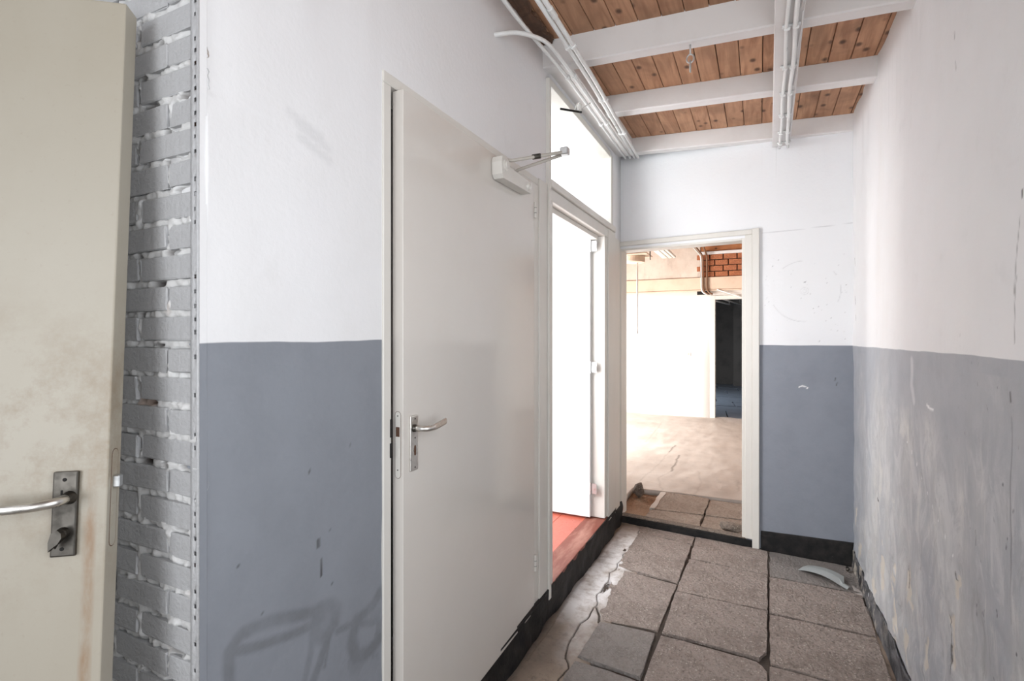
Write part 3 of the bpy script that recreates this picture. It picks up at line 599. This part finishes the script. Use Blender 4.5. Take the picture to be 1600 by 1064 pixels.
# ================================================================== DOOR 1 : aged door leaning at the left
d1 = tag(empty('door_1', (-1.7579, -.0665, .002), 'aged beige door leaf with dark steel handle plate, standing before the brick pier'), kind='structure')
d1.rotation_euler = (Matrix.Rotation(math.radians(38), 3, 'Z') @ Matrix.Rotation(math.radians(-4.0), 3, 'X')).to_euler()
DW, DH, DT = .88, 2.178, .044
box('leaf', (0, 0, 0), (DW, DT, DH), M['door_aged'], d1, .003, 2)
pl = box('handle_plate', (.7935, -.0075, 1.0915), (.8345, -.0002, 1.247), M['dull_steel'], d1, .003, 2)
for z in (1.106, 1.232): lathe('screw_hole', [(.0035, 0), (.0035, -.0006), (.001, -.0007)], M['black_hole'], pl, 'Y', (.813, -.0075, z), 12)
box('slot', (.8075, -.0082, 1.2045), (.8105, -.007, 1.213), M['black_hole'], pl, 0)
lv = tube('lever', [(.822, -.004, 1.199), (.822, -.045, 1.199), (.800, -.056, 1.196), (.76, -.054, 1.192), (.70, -.050, 1.192), (.685, -.046, 1.192)], .0085, M['steel'], d1, 14, .018)
for v in lv.data.vertices:
    if v.co.x < .79: k_ = min(1, (.79 - v.co.x) / .03); v.co.y = -.053 + (v.co.y + .053) * (1 - .42 * k_)
lathe('rose', [(.0125, -.0075), (.0115, -.012), (.0095, -.018), (.0085, -.022)], M['dull_steel'], lv, 'Y', (.822, 0, 1.199), 18)
tt = lathe('thumb_turn', [(.011, -.0075), (.010, -.016), (.009, -.018)], M['dull_steel'], d1, 'Y', (.814, 0, 1.135), 18)
poly_prism('thumb_blade', [(.8165, 1.146), (.8225, 1.140), (.8235, 1.131), (.8175, 1.121), (.806, 1.112), (.8035, 1.108), (.8030, 1.125), (.8065, 1.140)], -.030, -.016, M['dull_steel'], tt, .003, 2, lambda a, b, c: (a, c, b))
def stadium(x, y0, y1, z0, z1, k=6):
    r = (y1 - y0) / 2; c = (y0 + y1) / 2; return [(c + r * math.cos(t), z1 - r + r * math.sin(t)) for t in [math.pi * i / k for i in range(k + 1)]] + [(c - r * math.cos(t), z0 + r - r * math.sin(t)) for t in [math.pi * i / k for i in range(k + 1)]]
poly_prism('forend_recess', stadium(0, .0105, .0335, 1.0965, 1.2835), DW - .0004, DW + .0003, M['rust'], d1, 0, 1, lambda a, b, c: (c, a, b))
fe = poly_prism('lock_forend', stadium(0, .012, .032, 1.098, 1.282), DW - .0005, DW + .0008, M['door_aged'], d1, .0003, 1, lambda a, b, c: (c, a, b))
box('latch_bolt', (DW, .014, 1.209), (DW + .012, .030, 1.232), M['galv'], fe, .002); box('dead_bolt', (DW + .0005, .017, 1.155), (DW + .0016, .027, 1.178), M['door_aged'], fe, .0004)

# ================================================================== DOOR 2 : cream door in the left wall
fr = tag(empty('trim_1', label='cream painted frame around the cream door in the left wall'), kind='structure')
box('jamb', (XL - .10, 1.210, 0), (XL + .006, 1.247, 2.262), M['trim'], fr, .003); box('jamb', (XL - .10, 2.345, .1), (XL + .006, 2.40, 2.262), M['trim'], fr, .003)
box('head', (XL - .10, 1.210, 2.2625), (XL + .006, 2.40, 2.298), M['trim'], fr, .003)
box('gap_shade_stop', (XL - .10, 1.2475, .1), (XL - .06, 1.285, 2.2622), M['black_hole'], fr, 0)  # blackened to put shade into the gap beside the leaf
box('strike_plate', (XL - .045, 1.240, 1.19), (XL + .0075, 1.2485, 1.245), M['black_hole'], fr, .0005); box('strike_plate', (XL - .045, 1.239, 1.128), (XL + .0075, 1.2485, 1.172), M['black_hole'], fr, .0005)
d2 = tag(empty('door_2', (XL + .010, 2.338, .13), 'cream flush door with lever handle, standing slightly ajar in the left wall'), kind='structure')
W2 = 1.068; H2 = 2.128
d2.rotation_euler = (Matrix.Rotation(math.radians(90 + 1.2), 3, 'Z')).to_euler()
# local x runs from -W2 (free edge) to 0 (hinges), y into the leaf
box('leaf', (-W2, 0, 0), (0, .040, H2), M['door_cream'], d2, .002, 2)
p2 = box('handle_plate', (-W2 + .030, -.007, .945), (-W2 + .070, -.0002, 1.118), M['steel'], d2, .003, 2)
for z in (.955, 1.048, 1.108): lathe('screw', [(.0028, 0), (.0028, -.0008), (.001, -.0009)], M['dull_steel'], p2, 'Y', (-W2 + .052, -.007, z), 10)
poly_prism('keyhole', stadium(0, -W2 + .0475, -W2 + .0565, .992, 1.024), -.0080, -.0066, M['rust'], p2, 0, 1, lambda a, b, c: (a, c, b))
l2 = tube('lever', [(-W2 + .047, -.004, 1.079), (-W2 + .047, -.046, 1.079), (-W2 + .075, -.058, 1.079), (-W2 + .155, -.056, 1.088)], .0095, M['steel'], d2, 14, .018)
for v in l2.data.vertices:
    if v.co.x > -W2 + .085: v.co.y = -.057 + (v.co.y + .057) * .5; v.co.z = 1.084 + (v.co.z - 1.084) * 1.15
lathe('rose', [(.0125, -.007), (.012, -.012), (.0105, -.016)], M['dull_steel'], l2, 'Y', (-W2 + .047, 0, 1.079), 18)
poly_prism('forend_recess', stadium(0, .0085, .0315, .9285, 1.1365), -W2 - .0003, -W2 + .0004, M['rust'], d2, 0, 1, lambda a, b, c: (c, a, b))
f2 = poly_prism('lock_forend', stadium(0, .010, .030, .93, 1.135), -W2 - .0008, -W2 + .0005, M['trim'], d2, .0003, 1, lambda a, b, c: (c, a, b))
box('latch_recess', (-W2 - .0014, .013, 1.058), (-W2 - .0002, .027, 1.088), M['rust'], f2, .0003); box('dead_bolt', (-W2 - .0018, .015, .995), (-W2 - .0002, .024, 1.023), M['trim'], f2, .0003)
for z in (.975 - .02, 1.125 - .005): lathe('screw', [(.0022, 0), (.0022, -.0006)], M['dull_steel'], f2, 'X', (-W2 - .0008, .02, z if z < 1 else 1.122), 8)
for z in (.20, 1.955):
    h = lathe('hinge', [(.0065, 0), (.0065, .078)], M['trim'], d2, 'Z', (.004, -.004, z), 12)
    for q in (.024, .050): lathe('joint', [(.0068, q), (.0068, q + .002)], M['black_hole'], h, 'Z', (.004, -.004, z), 12)
# door closer on the leaf
cl = empty('door_closer'); cl.parent = d2
poly_prism('closer_body', [(-.475, 2.085), (-.470, 2.035), (-.455, 2.020), (-.165, 2.028), (-.155, 2.040), (-.155, 2.078), (-.395, 2.082), (-.405, 2.105), (-.440, 2.118), (-.468, 2.108)], -.050, -.001, M['trim'], cl, .004, 2, lambda a, b, c: (a, c, b))
lathe('pivot_cap', [(.024, -.050), (.024, -.054), (.015, -.056), (.013, -.060), (.002, -.061)], M['trim'], cl, 'Y', (-.435, 0, 2.078), 20)
lathe('adjuster_cap', [(.018, -.050), (.014, -.060), (.004, -.065)], M['trim'], cl, 'Y', (-.20, 0, 2.052), 16)
tube('spindle', [(-.40, -.028, 2.09), (-.40, -.028, 2.122)], .009, M['dull_steel'], cl, 10, 0)
tube('arm', [(-.40, -.028, 2.116), (-.375, -.045, 2.116), (-.29, -.245, 2.150)], .0075, M['arm'], cl, 8, .03); tube('arm', [(-.27, -.010, 2.098), (-.27, -.030, 2.110), (-.265, -.235, 2.148)], .0075, M['arm'], cl, 8, .02)
lathe('arm_coupling', [(.008, -.02), (.011, -.018), (.011, .018), (.008, .02)], M['dull_steel'], cl, 'Y', (-.332, -.145, 2.1335), 10)
box('arm_shoe', (-.295, -.272, 2.140), (-.262, -.236, 2.172), M['galv'], cl, .004)

# ---- post boards between the doors and the next frame
f3 = tag(empty('trim_2', label='cream boards and frame around the open doorway under the transom window'), kind='structure')
box('post_board', (XL - .05, 2.4005, .112), (XL + .012, 2.508, 2.30), M['trim'], f3, .003)
box('post_strip', (XL - .05, 2.510, .105), (XL + .022, 2.542, 2.862), M['trim'], f3, .004)
box('jamb', (XL - .11, 2.543, .10), (XL + .010, 2.590, 2.225), M['trim'], f3, .003); box('jamb_stop', (XL - .11, 2.5905, .17), (XL - .035, 2.606, 2.21), M['trim'], f3, .002)
box('head', (XL - .11, 2.543, 2.2255), (XL + .010, 3.885, 2.292), M['trim'], f3, .003); box('head_stop', (XL - .11, 2.607, 2.195), (XL - .035, 3.60, 2.225), M['trim'], f3, .002)
box('transom_rail', (XL - .11, 2.543, 2.2925), (XL + .024, 3.895, 2.335), M['trim'], f3, .004)
box('jamb', (XL - .11, 3.640, .172), (XL + .006, 3.705, 2.225), M['trim'], f3, .003)
box('corner_board', (XL - .05, 3.7055, .13), (XL + .016, 3.905, 2.2915), M['trim'], f3, .004)
box('corner_strip', (XL - .05, 3.906, .14), (XL + .012, 4.06, 2.26), M['trim'], f3, .003)
# ---- transom window
w1 = tag(empty('window_1', label='bare transom window above the open doorway, glaring with daylight'), kind='structure')
box('frame_side', (XL - .09, 2.543, 2.3355), (XL + .004, 2.566, 2.862), M['trim'], w1, .002); box('frame_side', (XL - .09, 3.800, 2.3355), (XL + .012, 3.845, 2.862), M['trim'], w1, .003)
box('frame_side', (XL - .03, 3.8455, 2.3355), (XL + .004, 4.06, 2.90), M['trim'], w1, .003)
box('frame_top', (XL - .09, 2.567, 2.845), (XL + .006, 3.799, 2.885), M['trim'], w1, .002); box('glazing_bead', (XL - .04, 2.5665, 2.3355), (XL - .02, 3.7995, 2.350), M['trim'], w1, .002)
box('pane', (XL - .062, 2.560, 2.337), (XL - .058, 3.808, 2.86), M['glass'], w1, 0)
# ---- side room
RS = .162
thr = tag(empty('trim_3', label='red painted wooden threshold of the open side doorway'), kind='structure')
box('threshold_board', (XL - .13, 2.545, RS - .035), (XL + .012, 3.74, RS + .004), M['red_edge'], thr, .005, 2)
fs = tag(empty('floor_side_room', label='red painted plank floor inside the open side doorway'), kind='structure')
for i in range(10): box('floor_board', (XL - .1305 - (i + 1) * .185, 2.505, RS - .03), (XL - .1325 - i * .185, 3.855, RS), M['red'], fs, .0015)
shell('wall_side_near', (-1.48, 2.40, 0), (-1.13, 2.50, 3.1), M['white_plain']); shell('wall_side_near_left', (-3.0, 2.40, 0), (-2.82, 2.50, 3.1), M['white_plain']); shell('wall_side_near_sill', (-2.82, 2.40, 0), (-1.48, 2.50, .78), M['white_plain']); shell('wall_side_near_head', (-2.82, 2.40, 2.72), (-1.48, 2.50, 3.1), M['white_plain'])
shell('wall_blocker', (-1.75, .75, 0), (-1.65, 2.39, 3.1), M['dark_wall']); shell('wall_blocker_near', (-1.66, .80, 0), (-1.13, .9, 3.1), M['dark_wall'])  # unseen dark walls added to block bright light behind the ajar door
shell('wall_side_far', (-3.1, 3.86, 0), (-1.13, 3.96, 3.1), M['white_plain'])
shell('wall_side_outer', (-3.12, 2.40, 0), (-3.0, 3.96, 3.1), M['white_plain'])
shell('ceiling_side_room', (-3.12, 0.75, 3.02), (-1.12, 3.96, 3.1), M['white_plain'])
d3 = tag(empty('door_3', (-1.112, 3.6, .178), 'white door leaf swung open into the bright side room'), kind='structure')
box('leaf', (-.88, 0, 0), (0, .038, 2.13), M['white_plain'], d3, .002)
for z in (.17, 1.05, 1.93):
    h = lathe('hinge', [(.007, 0), (.007, .085)], M['galv'], d3, 'Z', (.006, -.002, z), 10); box('hinge_leaf', (.010, .0, z + .005), (.05, .002, z + .08), M['galv'], h, 0)

# ================================================================== END DOORWAY
f4 = tag(empty('trim_4', label='cream door frame of the doorway in the end wall'), kind='structure')
def bw_box(name, a0, a1, d0, d1, z0, z1, mat, parent, bev=.003):
    bm = bmesh.new(); add_box(bm, (a0, d0, z0), (a1, d1, z1), bev)
    for v in bm.verts: v.co = Vector(bw(v.co.x, v.co.z, v.co.y))
    return bm_obj(name, bm, mat, parent)
bw_box('casing', .553, .598, 0, .022, -.005, 2.258, M['trim'], f4); bw_box('casing', .598, .646, 0, .014, .055, 2.2185, M['trim'], f4)
bw_box('casing', 1.566, 1.608, 0, .016, .05, 2.218, M['trim'], f4)
bw_box('head_casing', .598, 1.608, 0, .022, 2.2185, 2.254, M['trim'], f4); bw_box('head_jamb', .668, 1.562, -.135, -.0005, 2.184, 2.2183, M['trim'], f4)
bw_box('jamb', .634, .668, -.135, -.0005, .045, 2.2183, M['trim'], f4); bw_box('jamb', 1.562, 1.60, -.135, -.0005, .045, 2.2183, M['trim'], f4)
bw_box('hinge_recess', .6662, .6688, -.055, -.02, 1.93, 2.03, M['beam'], f4, 0); bw_box('hinge_recess', .6662, .6688, -.055, -.02, 1.35, 1.45, M['beam'], f4, 0); bw_box('hinge_recess', .6662, .6688, -.055, -.02, .42, .52, M['beam'], f4, 0)
th = tag(empty('trim_5', label='worn wooden threshold with black painted front in the end doorway'), kind='structure')
bw_box('threshold_front', .60, 1.60, -.008, .008, -.03, .046, M['black_paint'], th, .004); bw_box('threshold_top', .636, 1.575, -.06, .002, .0462, .058, M['rubble'], th, .004)

# ================================================================== REAR ROOM
ZR = .03; YF = 9.80
def rf_attr(a, b):
    c = np.zeros_like(a)
    for pts, r in (([(-.885, 6.55), (-.872, 5.76)], .010), ([(-1.02, 7.1), (-1.03, 6.66)], .008), ([(-.87, 5.76), (-.95, 5.4), (-.83, 5.0)], .003), ([(-1.03, 6.66), (-1.05, 5.9), (-1.10, 5.2)], .003), ([(-.60, 5.9), (-.52, 5.4), (-.55, 4.95)], .003), ([(-1.42, 7.2), (-1.45, 8.15), (-1.5, 9)], .005), ([(-.2, 5.7), (-.18, 5.3)], .006), ([(-.3, 8.2), (-.1, 7.4)], .004)):
        c = np.maximum(c, (.75 if r > .007 else .22) * stroke(a, b, [(np.interp(t, np.linspace(0, 1, len(pts)), [q[0] for q in pts]) + random.uniform(-.012, .012), np.interp(t, np.linspace(0, 1, len(pts)), [q[1] for q in pts])) for t in np.linspace(0, 1, 14)], r * .4, .012))
    return dict(crack=c)
A = axis_coords(-4.3, 2.2, .012, (-1.10, -.10), (-2.4, .3)); B = axis_coords(4.17, 9.9, .025, (4.97,), (4.17, 9.9))
floor_rear = panel('floor_rear', A, B, lambda a, b, d: (a, b, ZR + d), M['rear_floor'], [(-1.10, -.10, 4.17, 4.97)], rf_attr, lambda a, b: .0035 * field(a.shape, 12) + .0015 * field(a.shape, 3) , .05)
tag(floor_rear, 'pale dusty screed floor of the room behind the end doorway', kind='structure')
panel('bedding', np.arange(-1.2, .05, .03), np.arange(4.02, 5.05, .03), lambda a, b, d: (a, b, -.022 + d), M['sand'], (), None, lambda a, b: .004 * field(a.shape, 3), .03, parent=floor_rear)
for i, (p, z) in enumerate((([(-.822, 4.96), (-.412, 4.935), (-.418, 4.475), (-.828, 4.44)], .030), ([(-.832, 4.425), (-.420, 4.462), (-.424, 4.09), (-.845, 4.12)], .027), ([(-.398, 4.93), (-.06, 4.915), (-.06, 4.51), (-.402, 4.49)], .024), ([(-.404, 4.478), (-.06, 4.497), (-.06, 4.06), (-.412, 4.09)], .020))):
    tile('floor_tile', p, z, M['tile_rear'], floor_rear, .006, .05, 40 + i, .006)
tile('mortar_strip', [(-.838, 4.94), (-.79, 4.95), (-.80, 4.45), (-.842, 4.44)], .034, M['rear_floor'], floor_rear, .008, .03, 60)
# broken edge of the screed by the pit
def lump(name, c, r, label, seed):
    bm = bmesh.new(); bmesh.ops.create_icosphere(bm, subdivisions=3, radius=1); q = random.Random(seed); dirs = [(Vector((q.gauss(0, 1), q.gauss(0, 1), q.gauss(0, 1))).normalized(), q.uniform(.55, .95)) for _ in range(16)]
    for v in bm.verts:
        n = v.co.normalized(); m_ = 1.0
        for d, h in dirs:
            t = n.dot(d)
            if t > .05: m_ = min(m_, h / t)
        v.co = Vector((n.x * m_ * r[0], n.y * m_ * r[1], n.z * m_ * r[2]))
    zmin = min(v.co.z for v in bm.verts)
    o = bm_obj(name, bm, M['rubble']); o.location = (c[0], c[1], c[2] - zmin); return tag(o, label, 'rubble')
lump('rubble_lump', (-1.02, 4.86, -.022), (.055, .10, .075), 'dark broken brick lump in the sandy pit behind the end doorway', 3)
lump('rubble_lump', (-.185, 4.17, .022), (.115, .055, .050), 'long grey rubble lump on the tiles inside the end doorway threshold', 8)
# far wall
wf = tag(empty('wall_rear', label='far wall of the rear room, white below a warm-tinted ledge'), kind='structure')
A = axis_coords(-4.4, 2.2, .3, (-.715, .28)); B = np.array([0, .03, 1., 2.147, 2.33])
panel('white_face', A, B, lambda a, b, d: (a, YF + 0 * a, b), M['rear_white'], [(-.715, .28, 0, 2.147), ], None, None, .12, parent=wf, smooth=False)
box('concrete_band', (-4.4, YF - .03, 2.325), (2.2, YF + .12, 2.548), M['rear_band'], wf, .006)
box('band_lip', (-4.4, YF - .045, 2.300), (2.2, YF + .02, 2.324), M['rear_band'], wf, .006); box('upper_plaster', (-4.4, YF, 2.5485), (-.965, YF + .12, 3.2), M['rear_plaster'], wf, .004)
box('brick_backing', (-.965, YF + .03, 2.5485), (2.2, YF + .12, 2.955), M['dark_mortar'], wf, 0); box('timber_plate', (-.964, YF - .01, 2.956), (2.2, YF + .12, 3.01), M['beam'], wf, .004); box('upper_boards', (-.964, YF + .02, 3.011), (2.2, YF + .1, 3.2), M['rear_wood'], wf, .004)
bm = bmesh.new(); add_box(bm, (-.104, -.02, -.044), (.104, .02, .044), .005); bmesh.ops.recalc_face_normals(bm, faces=bm.faces); fb = bpy.data.meshes.new('brick'); bm.to_mesh(fb); bm.free(); fb.materials.append(M['rear_brick'])
for row in range(4):
    xs = -.95 + (.03 if row % 2 else .115)
    while xs < .5:
        o = bpy.data.objects.new('brick', fb); link(o, wf); o.location = (xs, YF + .015, 2.600 + row * .103); o.rotation_euler = (0, random.uniform(-.01, .01), 0); xs += .226
box('service_hole', (-1.02, YF - .002, 2.235), (-.80, YF + .01, 2.30), M['black_hole'], wf, 0)
f6 = tag(empty('trim_6', label='cream casing of the dark doorway in the far wall'), kind='structure')
box('casing', (-.80, YF - .02, .03), (-.715, YF - .0005, 2.215), M['trim'], f6, .004); box('head_casing', (-.7145, YF - .02, 2.145), (.36, YF - .0005, 2.215), M['trim'], f6, .004); box('casing', (.275, YF - .02, .03), (.36, YF - .0005, 2.144), M['trim'], f6, .004)
sw = empty('wall_switch', (-1.165, YF, 1.165), 'small white switch on the blank far wall', 'switch'); box('plate', (-.036, -.012, -.036), (.036, -.0002, .036), M['white_plastic'], sw, .004); box('rocker', (-.012, -.018, -.015), (.012, -.012, .015), M['rear_band'], sw, .002)
# rear side walls, near side, ceiling
shell('wall_rear_left_sill', (-3.75, 4.2, 0), (-3.62, 9.9, .18), M['rear_white']); shell('wall_rear_left_head', (-3.75, 4.2, 2.12), (-3.62, 9.9, 3.2), M['rear_white']); shell('wall_rear_left_near', (-3.75, 4.2, .18), (-3.62, 5.55, 2.12), M['rear_white']); shell('wall_rear_left_far', (-3.75, 8.25, .18), (-3.62, 9.9, 2.12), M['rear_white'])
shell('wall_rear_right', (1.95, 3.9, 0), (2.05, 9.9, 3.2), M['rear_white'])
cr = tag(empty('ceiling_rear', label='bare wooden rear room ceiling with thin joists'), kind='structure')
for i in range(27):
    y = 4.25 + i * .21; box('plank', (-3.75, y + .002, 3.17), (2.05, y + .208, 3.19), M['rear_wood'], cr, .002)
for y in (4.9, 5.7, 6.5, 7.3, 8.1, 8.9, 9.45): box('joist', (-3.7, y, 3.06), (2.0, y + .07, 3.169), M['rear_wood'], cr, .004)
# rear conduits
for i, (x0, x1, lab, r_) in enumerate(((-1.03, -.945, 'leftmost pale conduit dropping down the far wall', .012), (-.985, -.915, 'middle brown conduit dropping down the far wall', .014), (-.86, -.85, 'rightmost brown conduit crossing the bare brick', .016))):
    c = empty('rear_conduit', (0, 0, 0), lab, 'pipe', 'conduits on the far wall'); tube('tube', [(x0 - .03, 6.6, 2.97 - .01 * i), (x0, 9.2, 3.02), (x1, YF - .06, 2.93), (x1 + .005, YF - .06, 2.34), (x1 + .03, YF - .075, 2.27), (x1 + .10, YF - .07, 2.235)], r_, M['conduit'] if i == 0 else M['pipe_brown'], c, 8, .12)
for i, x in enumerate((-1.50, -1.41, -1.34)):
    o = box('cable_duct', (x - (.045, .03, .022)[i], 5.6, 2.86), (x + (.045, .03, .022)[i], 9.3, 2.90), M['trim'], None, .005); tag(o, ('wide white ceiling duct beside the round vent', 'middle white ceiling duct in the rear room', 'narrow white ceiling duct nearest the brown conduits')[i], 'duct', 'ceiling ducts in the rear room')
cw = empty('drooping_cable', (0, 0, 0), 'thin white cable drooping above the dark doorway', 'cable'); tube('sheath', [(-.68, YF - .05, 2.32), (-.55, YF - .06, 2.27), (-.40, YF - .06, 2.215), (-.2, YF - .06, 2.13)], .011, M['white_plastic'], cw, 8, .1)
vt = empty('ceiling_vent', (-1.53, 7.0, 2.49), 'round duct collar with square flange hanging from the rear ceiling', 'vent')
lathe('collar', [(.105, 0), (.128, .004), (.135, .02), (.135, .085), (.12, .088)], M['rear_band'], vt, 'Z', (0, 0, 0), 28); box('flange', (-.20, -.2, .0885), (.20, .2, .108), M['rear_band'], vt, .005); box('housing', (-.17, -.16, .1085), (.05, .16, .22), M['dark_wall'], vt, .01); tube('hanger', [(.205, 0, .03), (.205, 0, .60)], .008, M['dark_wall'], vt, 6, 0); tube('hanger', [(-.19, 0, .1), (-.19, 0, .60)], .008, M['dark_wall'], vt, 6, 0)
pc = empty('pull_cord', (-1.495, 7.0, 1.56), 'thin white cord hanging straight down from the round duct collar', 'cord'); tube('cord', [(0, 0, .95), (0, 0, .02)], .010, M['white_plastic'], pc, 8, 0); lathe('cord_weight', [(.004, .02), (.012, .012), (.012, -.03), (.003, -.036)], M['white_plastic'], pc, 'Z', (0, 0, 0), 10)
# dark room beyond
fd = tag(empty('floor_dark_room', label='dark slab floor of the unlit room beyond'), kind='structure')
box('bedding', (-2.6, 9.81, -.1), (1.6, 17.1, .0), M['bedding'], fd, 0)
i = 0
y = 9.93
while y < 17:
    L = random.choice((.55, .75, .95)); x = -2.6 - random.uniform(0, .4)
    while x < 1.5:
        w = random.choice((.6, .8, 1.0)); tile('floor_slab', [(x + .012, y + .012), (x + w - .012, y + .012), (x + w - .012 - .1, y + L - .012), (x + .012 - .1, y + L - .012)], ZR + random.uniform(-.008, .006), M['dark_slab'], fd, .006, .05, 200 + i, .008, .2); x += w; i += 1
    y += L
tile('floor_slab', [(-.72, 9.80), (.28, 9.80), (.28, 9.925), (-.72, 9.925)], ZR, M['rear_floor'], fd, .004, .05, 300)
shell('wall_dark_far', (-2.7, 16.9, 0), (1.7, 17.0, 3.1), M['dark_wall']); shell('wall_dark_right', (1.55, 9.9, 0), (1.65, 17, 3.1), M['dark_wall']); shell('wall_dark_left', (-2.75, 9.9, 0), (-2.62, 17, 3.1), M['dark_wall']); shell('ceiling_dark_room', (-2.7, 9.9, 2.70), (1.65, 17, 2.8), M['rot'])
tag(box('dark_pillar', (-.70, 16.3, 0), (-.34, 16.7, 2.70), M['dark_wall'], None, .02), 'sooty concrete pillar at the back of the dark room', 'pillar')
for i, (x0, x1) in enumerate(((-.78, -.62), (-.62, -.40))):
    c = empty('dark_room_pipe', (0, 0, 0), ('left pale pipe under the dark room ceiling', 'right pale pipe under the dark room ceiling')[i], 'pipe', 'pipes in the dark room'); tube('tube', [(x0, 10.0, 2.15 + .02 * i), (x1, 12.8, 2.22)], .016, M['white_plastic'], c, 8, 0); tube('hanger', [(x1, 12.7, 2.22), (x1, 12.7, 2.70)], .01, M['dark_wall'], c, 6, 0)

# ================================================================== LOOSE THINGS ON THE CORRIDOR FLOOR
bm = bmesh.new(); rows = []; n = 9
for i in range(n):
    t = i / (n - 1); p = Vector((.252 + .243 * t, 3.790 - .165 * t, 0)); s_ = Vector((.165, .243, 0)).normalized()
    w = .054 if t < .86 else .020; off = 0 if t < .86 else -.034; lift = .026 * math.sin(math.pi * min(1, t * 1.05)) ** .9 + .003
    rows.append([bm.verts.new(p + s_ * (w + off) + Vector((0, 0, lift + .004))), bm.verts.new(p + s_ * off + Vector((0, 0, lift + .008))), bm.verts.new(p + s_ * (off - w) + Vector((0, 0, lift)))])
for i in range(n - 1):
    for j in range(2): bm.faces.new((rows[i][j], rows[i][j + 1], rows[i + 1][j + 1], rows[i + 1][j]))
bmesh.ops.recalc_face_normals(bm, faces=bm.faces)
bmesh.ops.solidify(bm, geom=bm.faces[:], thickness=.003)
o = bm_obj('plastic_strip', bm, M['grey_plastic']); tag(o, 'bent grey plastic strip lying on the tiles by the end wall', 'plastic strip'); pass
o.data.update(); zm = min(v.co.z for v in o.data.vertices)
for v in o.data.vertices: v.co.z -= zm - .001
gs = lump('metal_shard', (.505, 3.865, 0), (.014, .022, .016), 'small dark shard in the corner beside the grey plastic strip', 5); gs['category'] = 'shard'; gs.data.materials[0] = M['dull_steel']  # small bit of dark metal debris
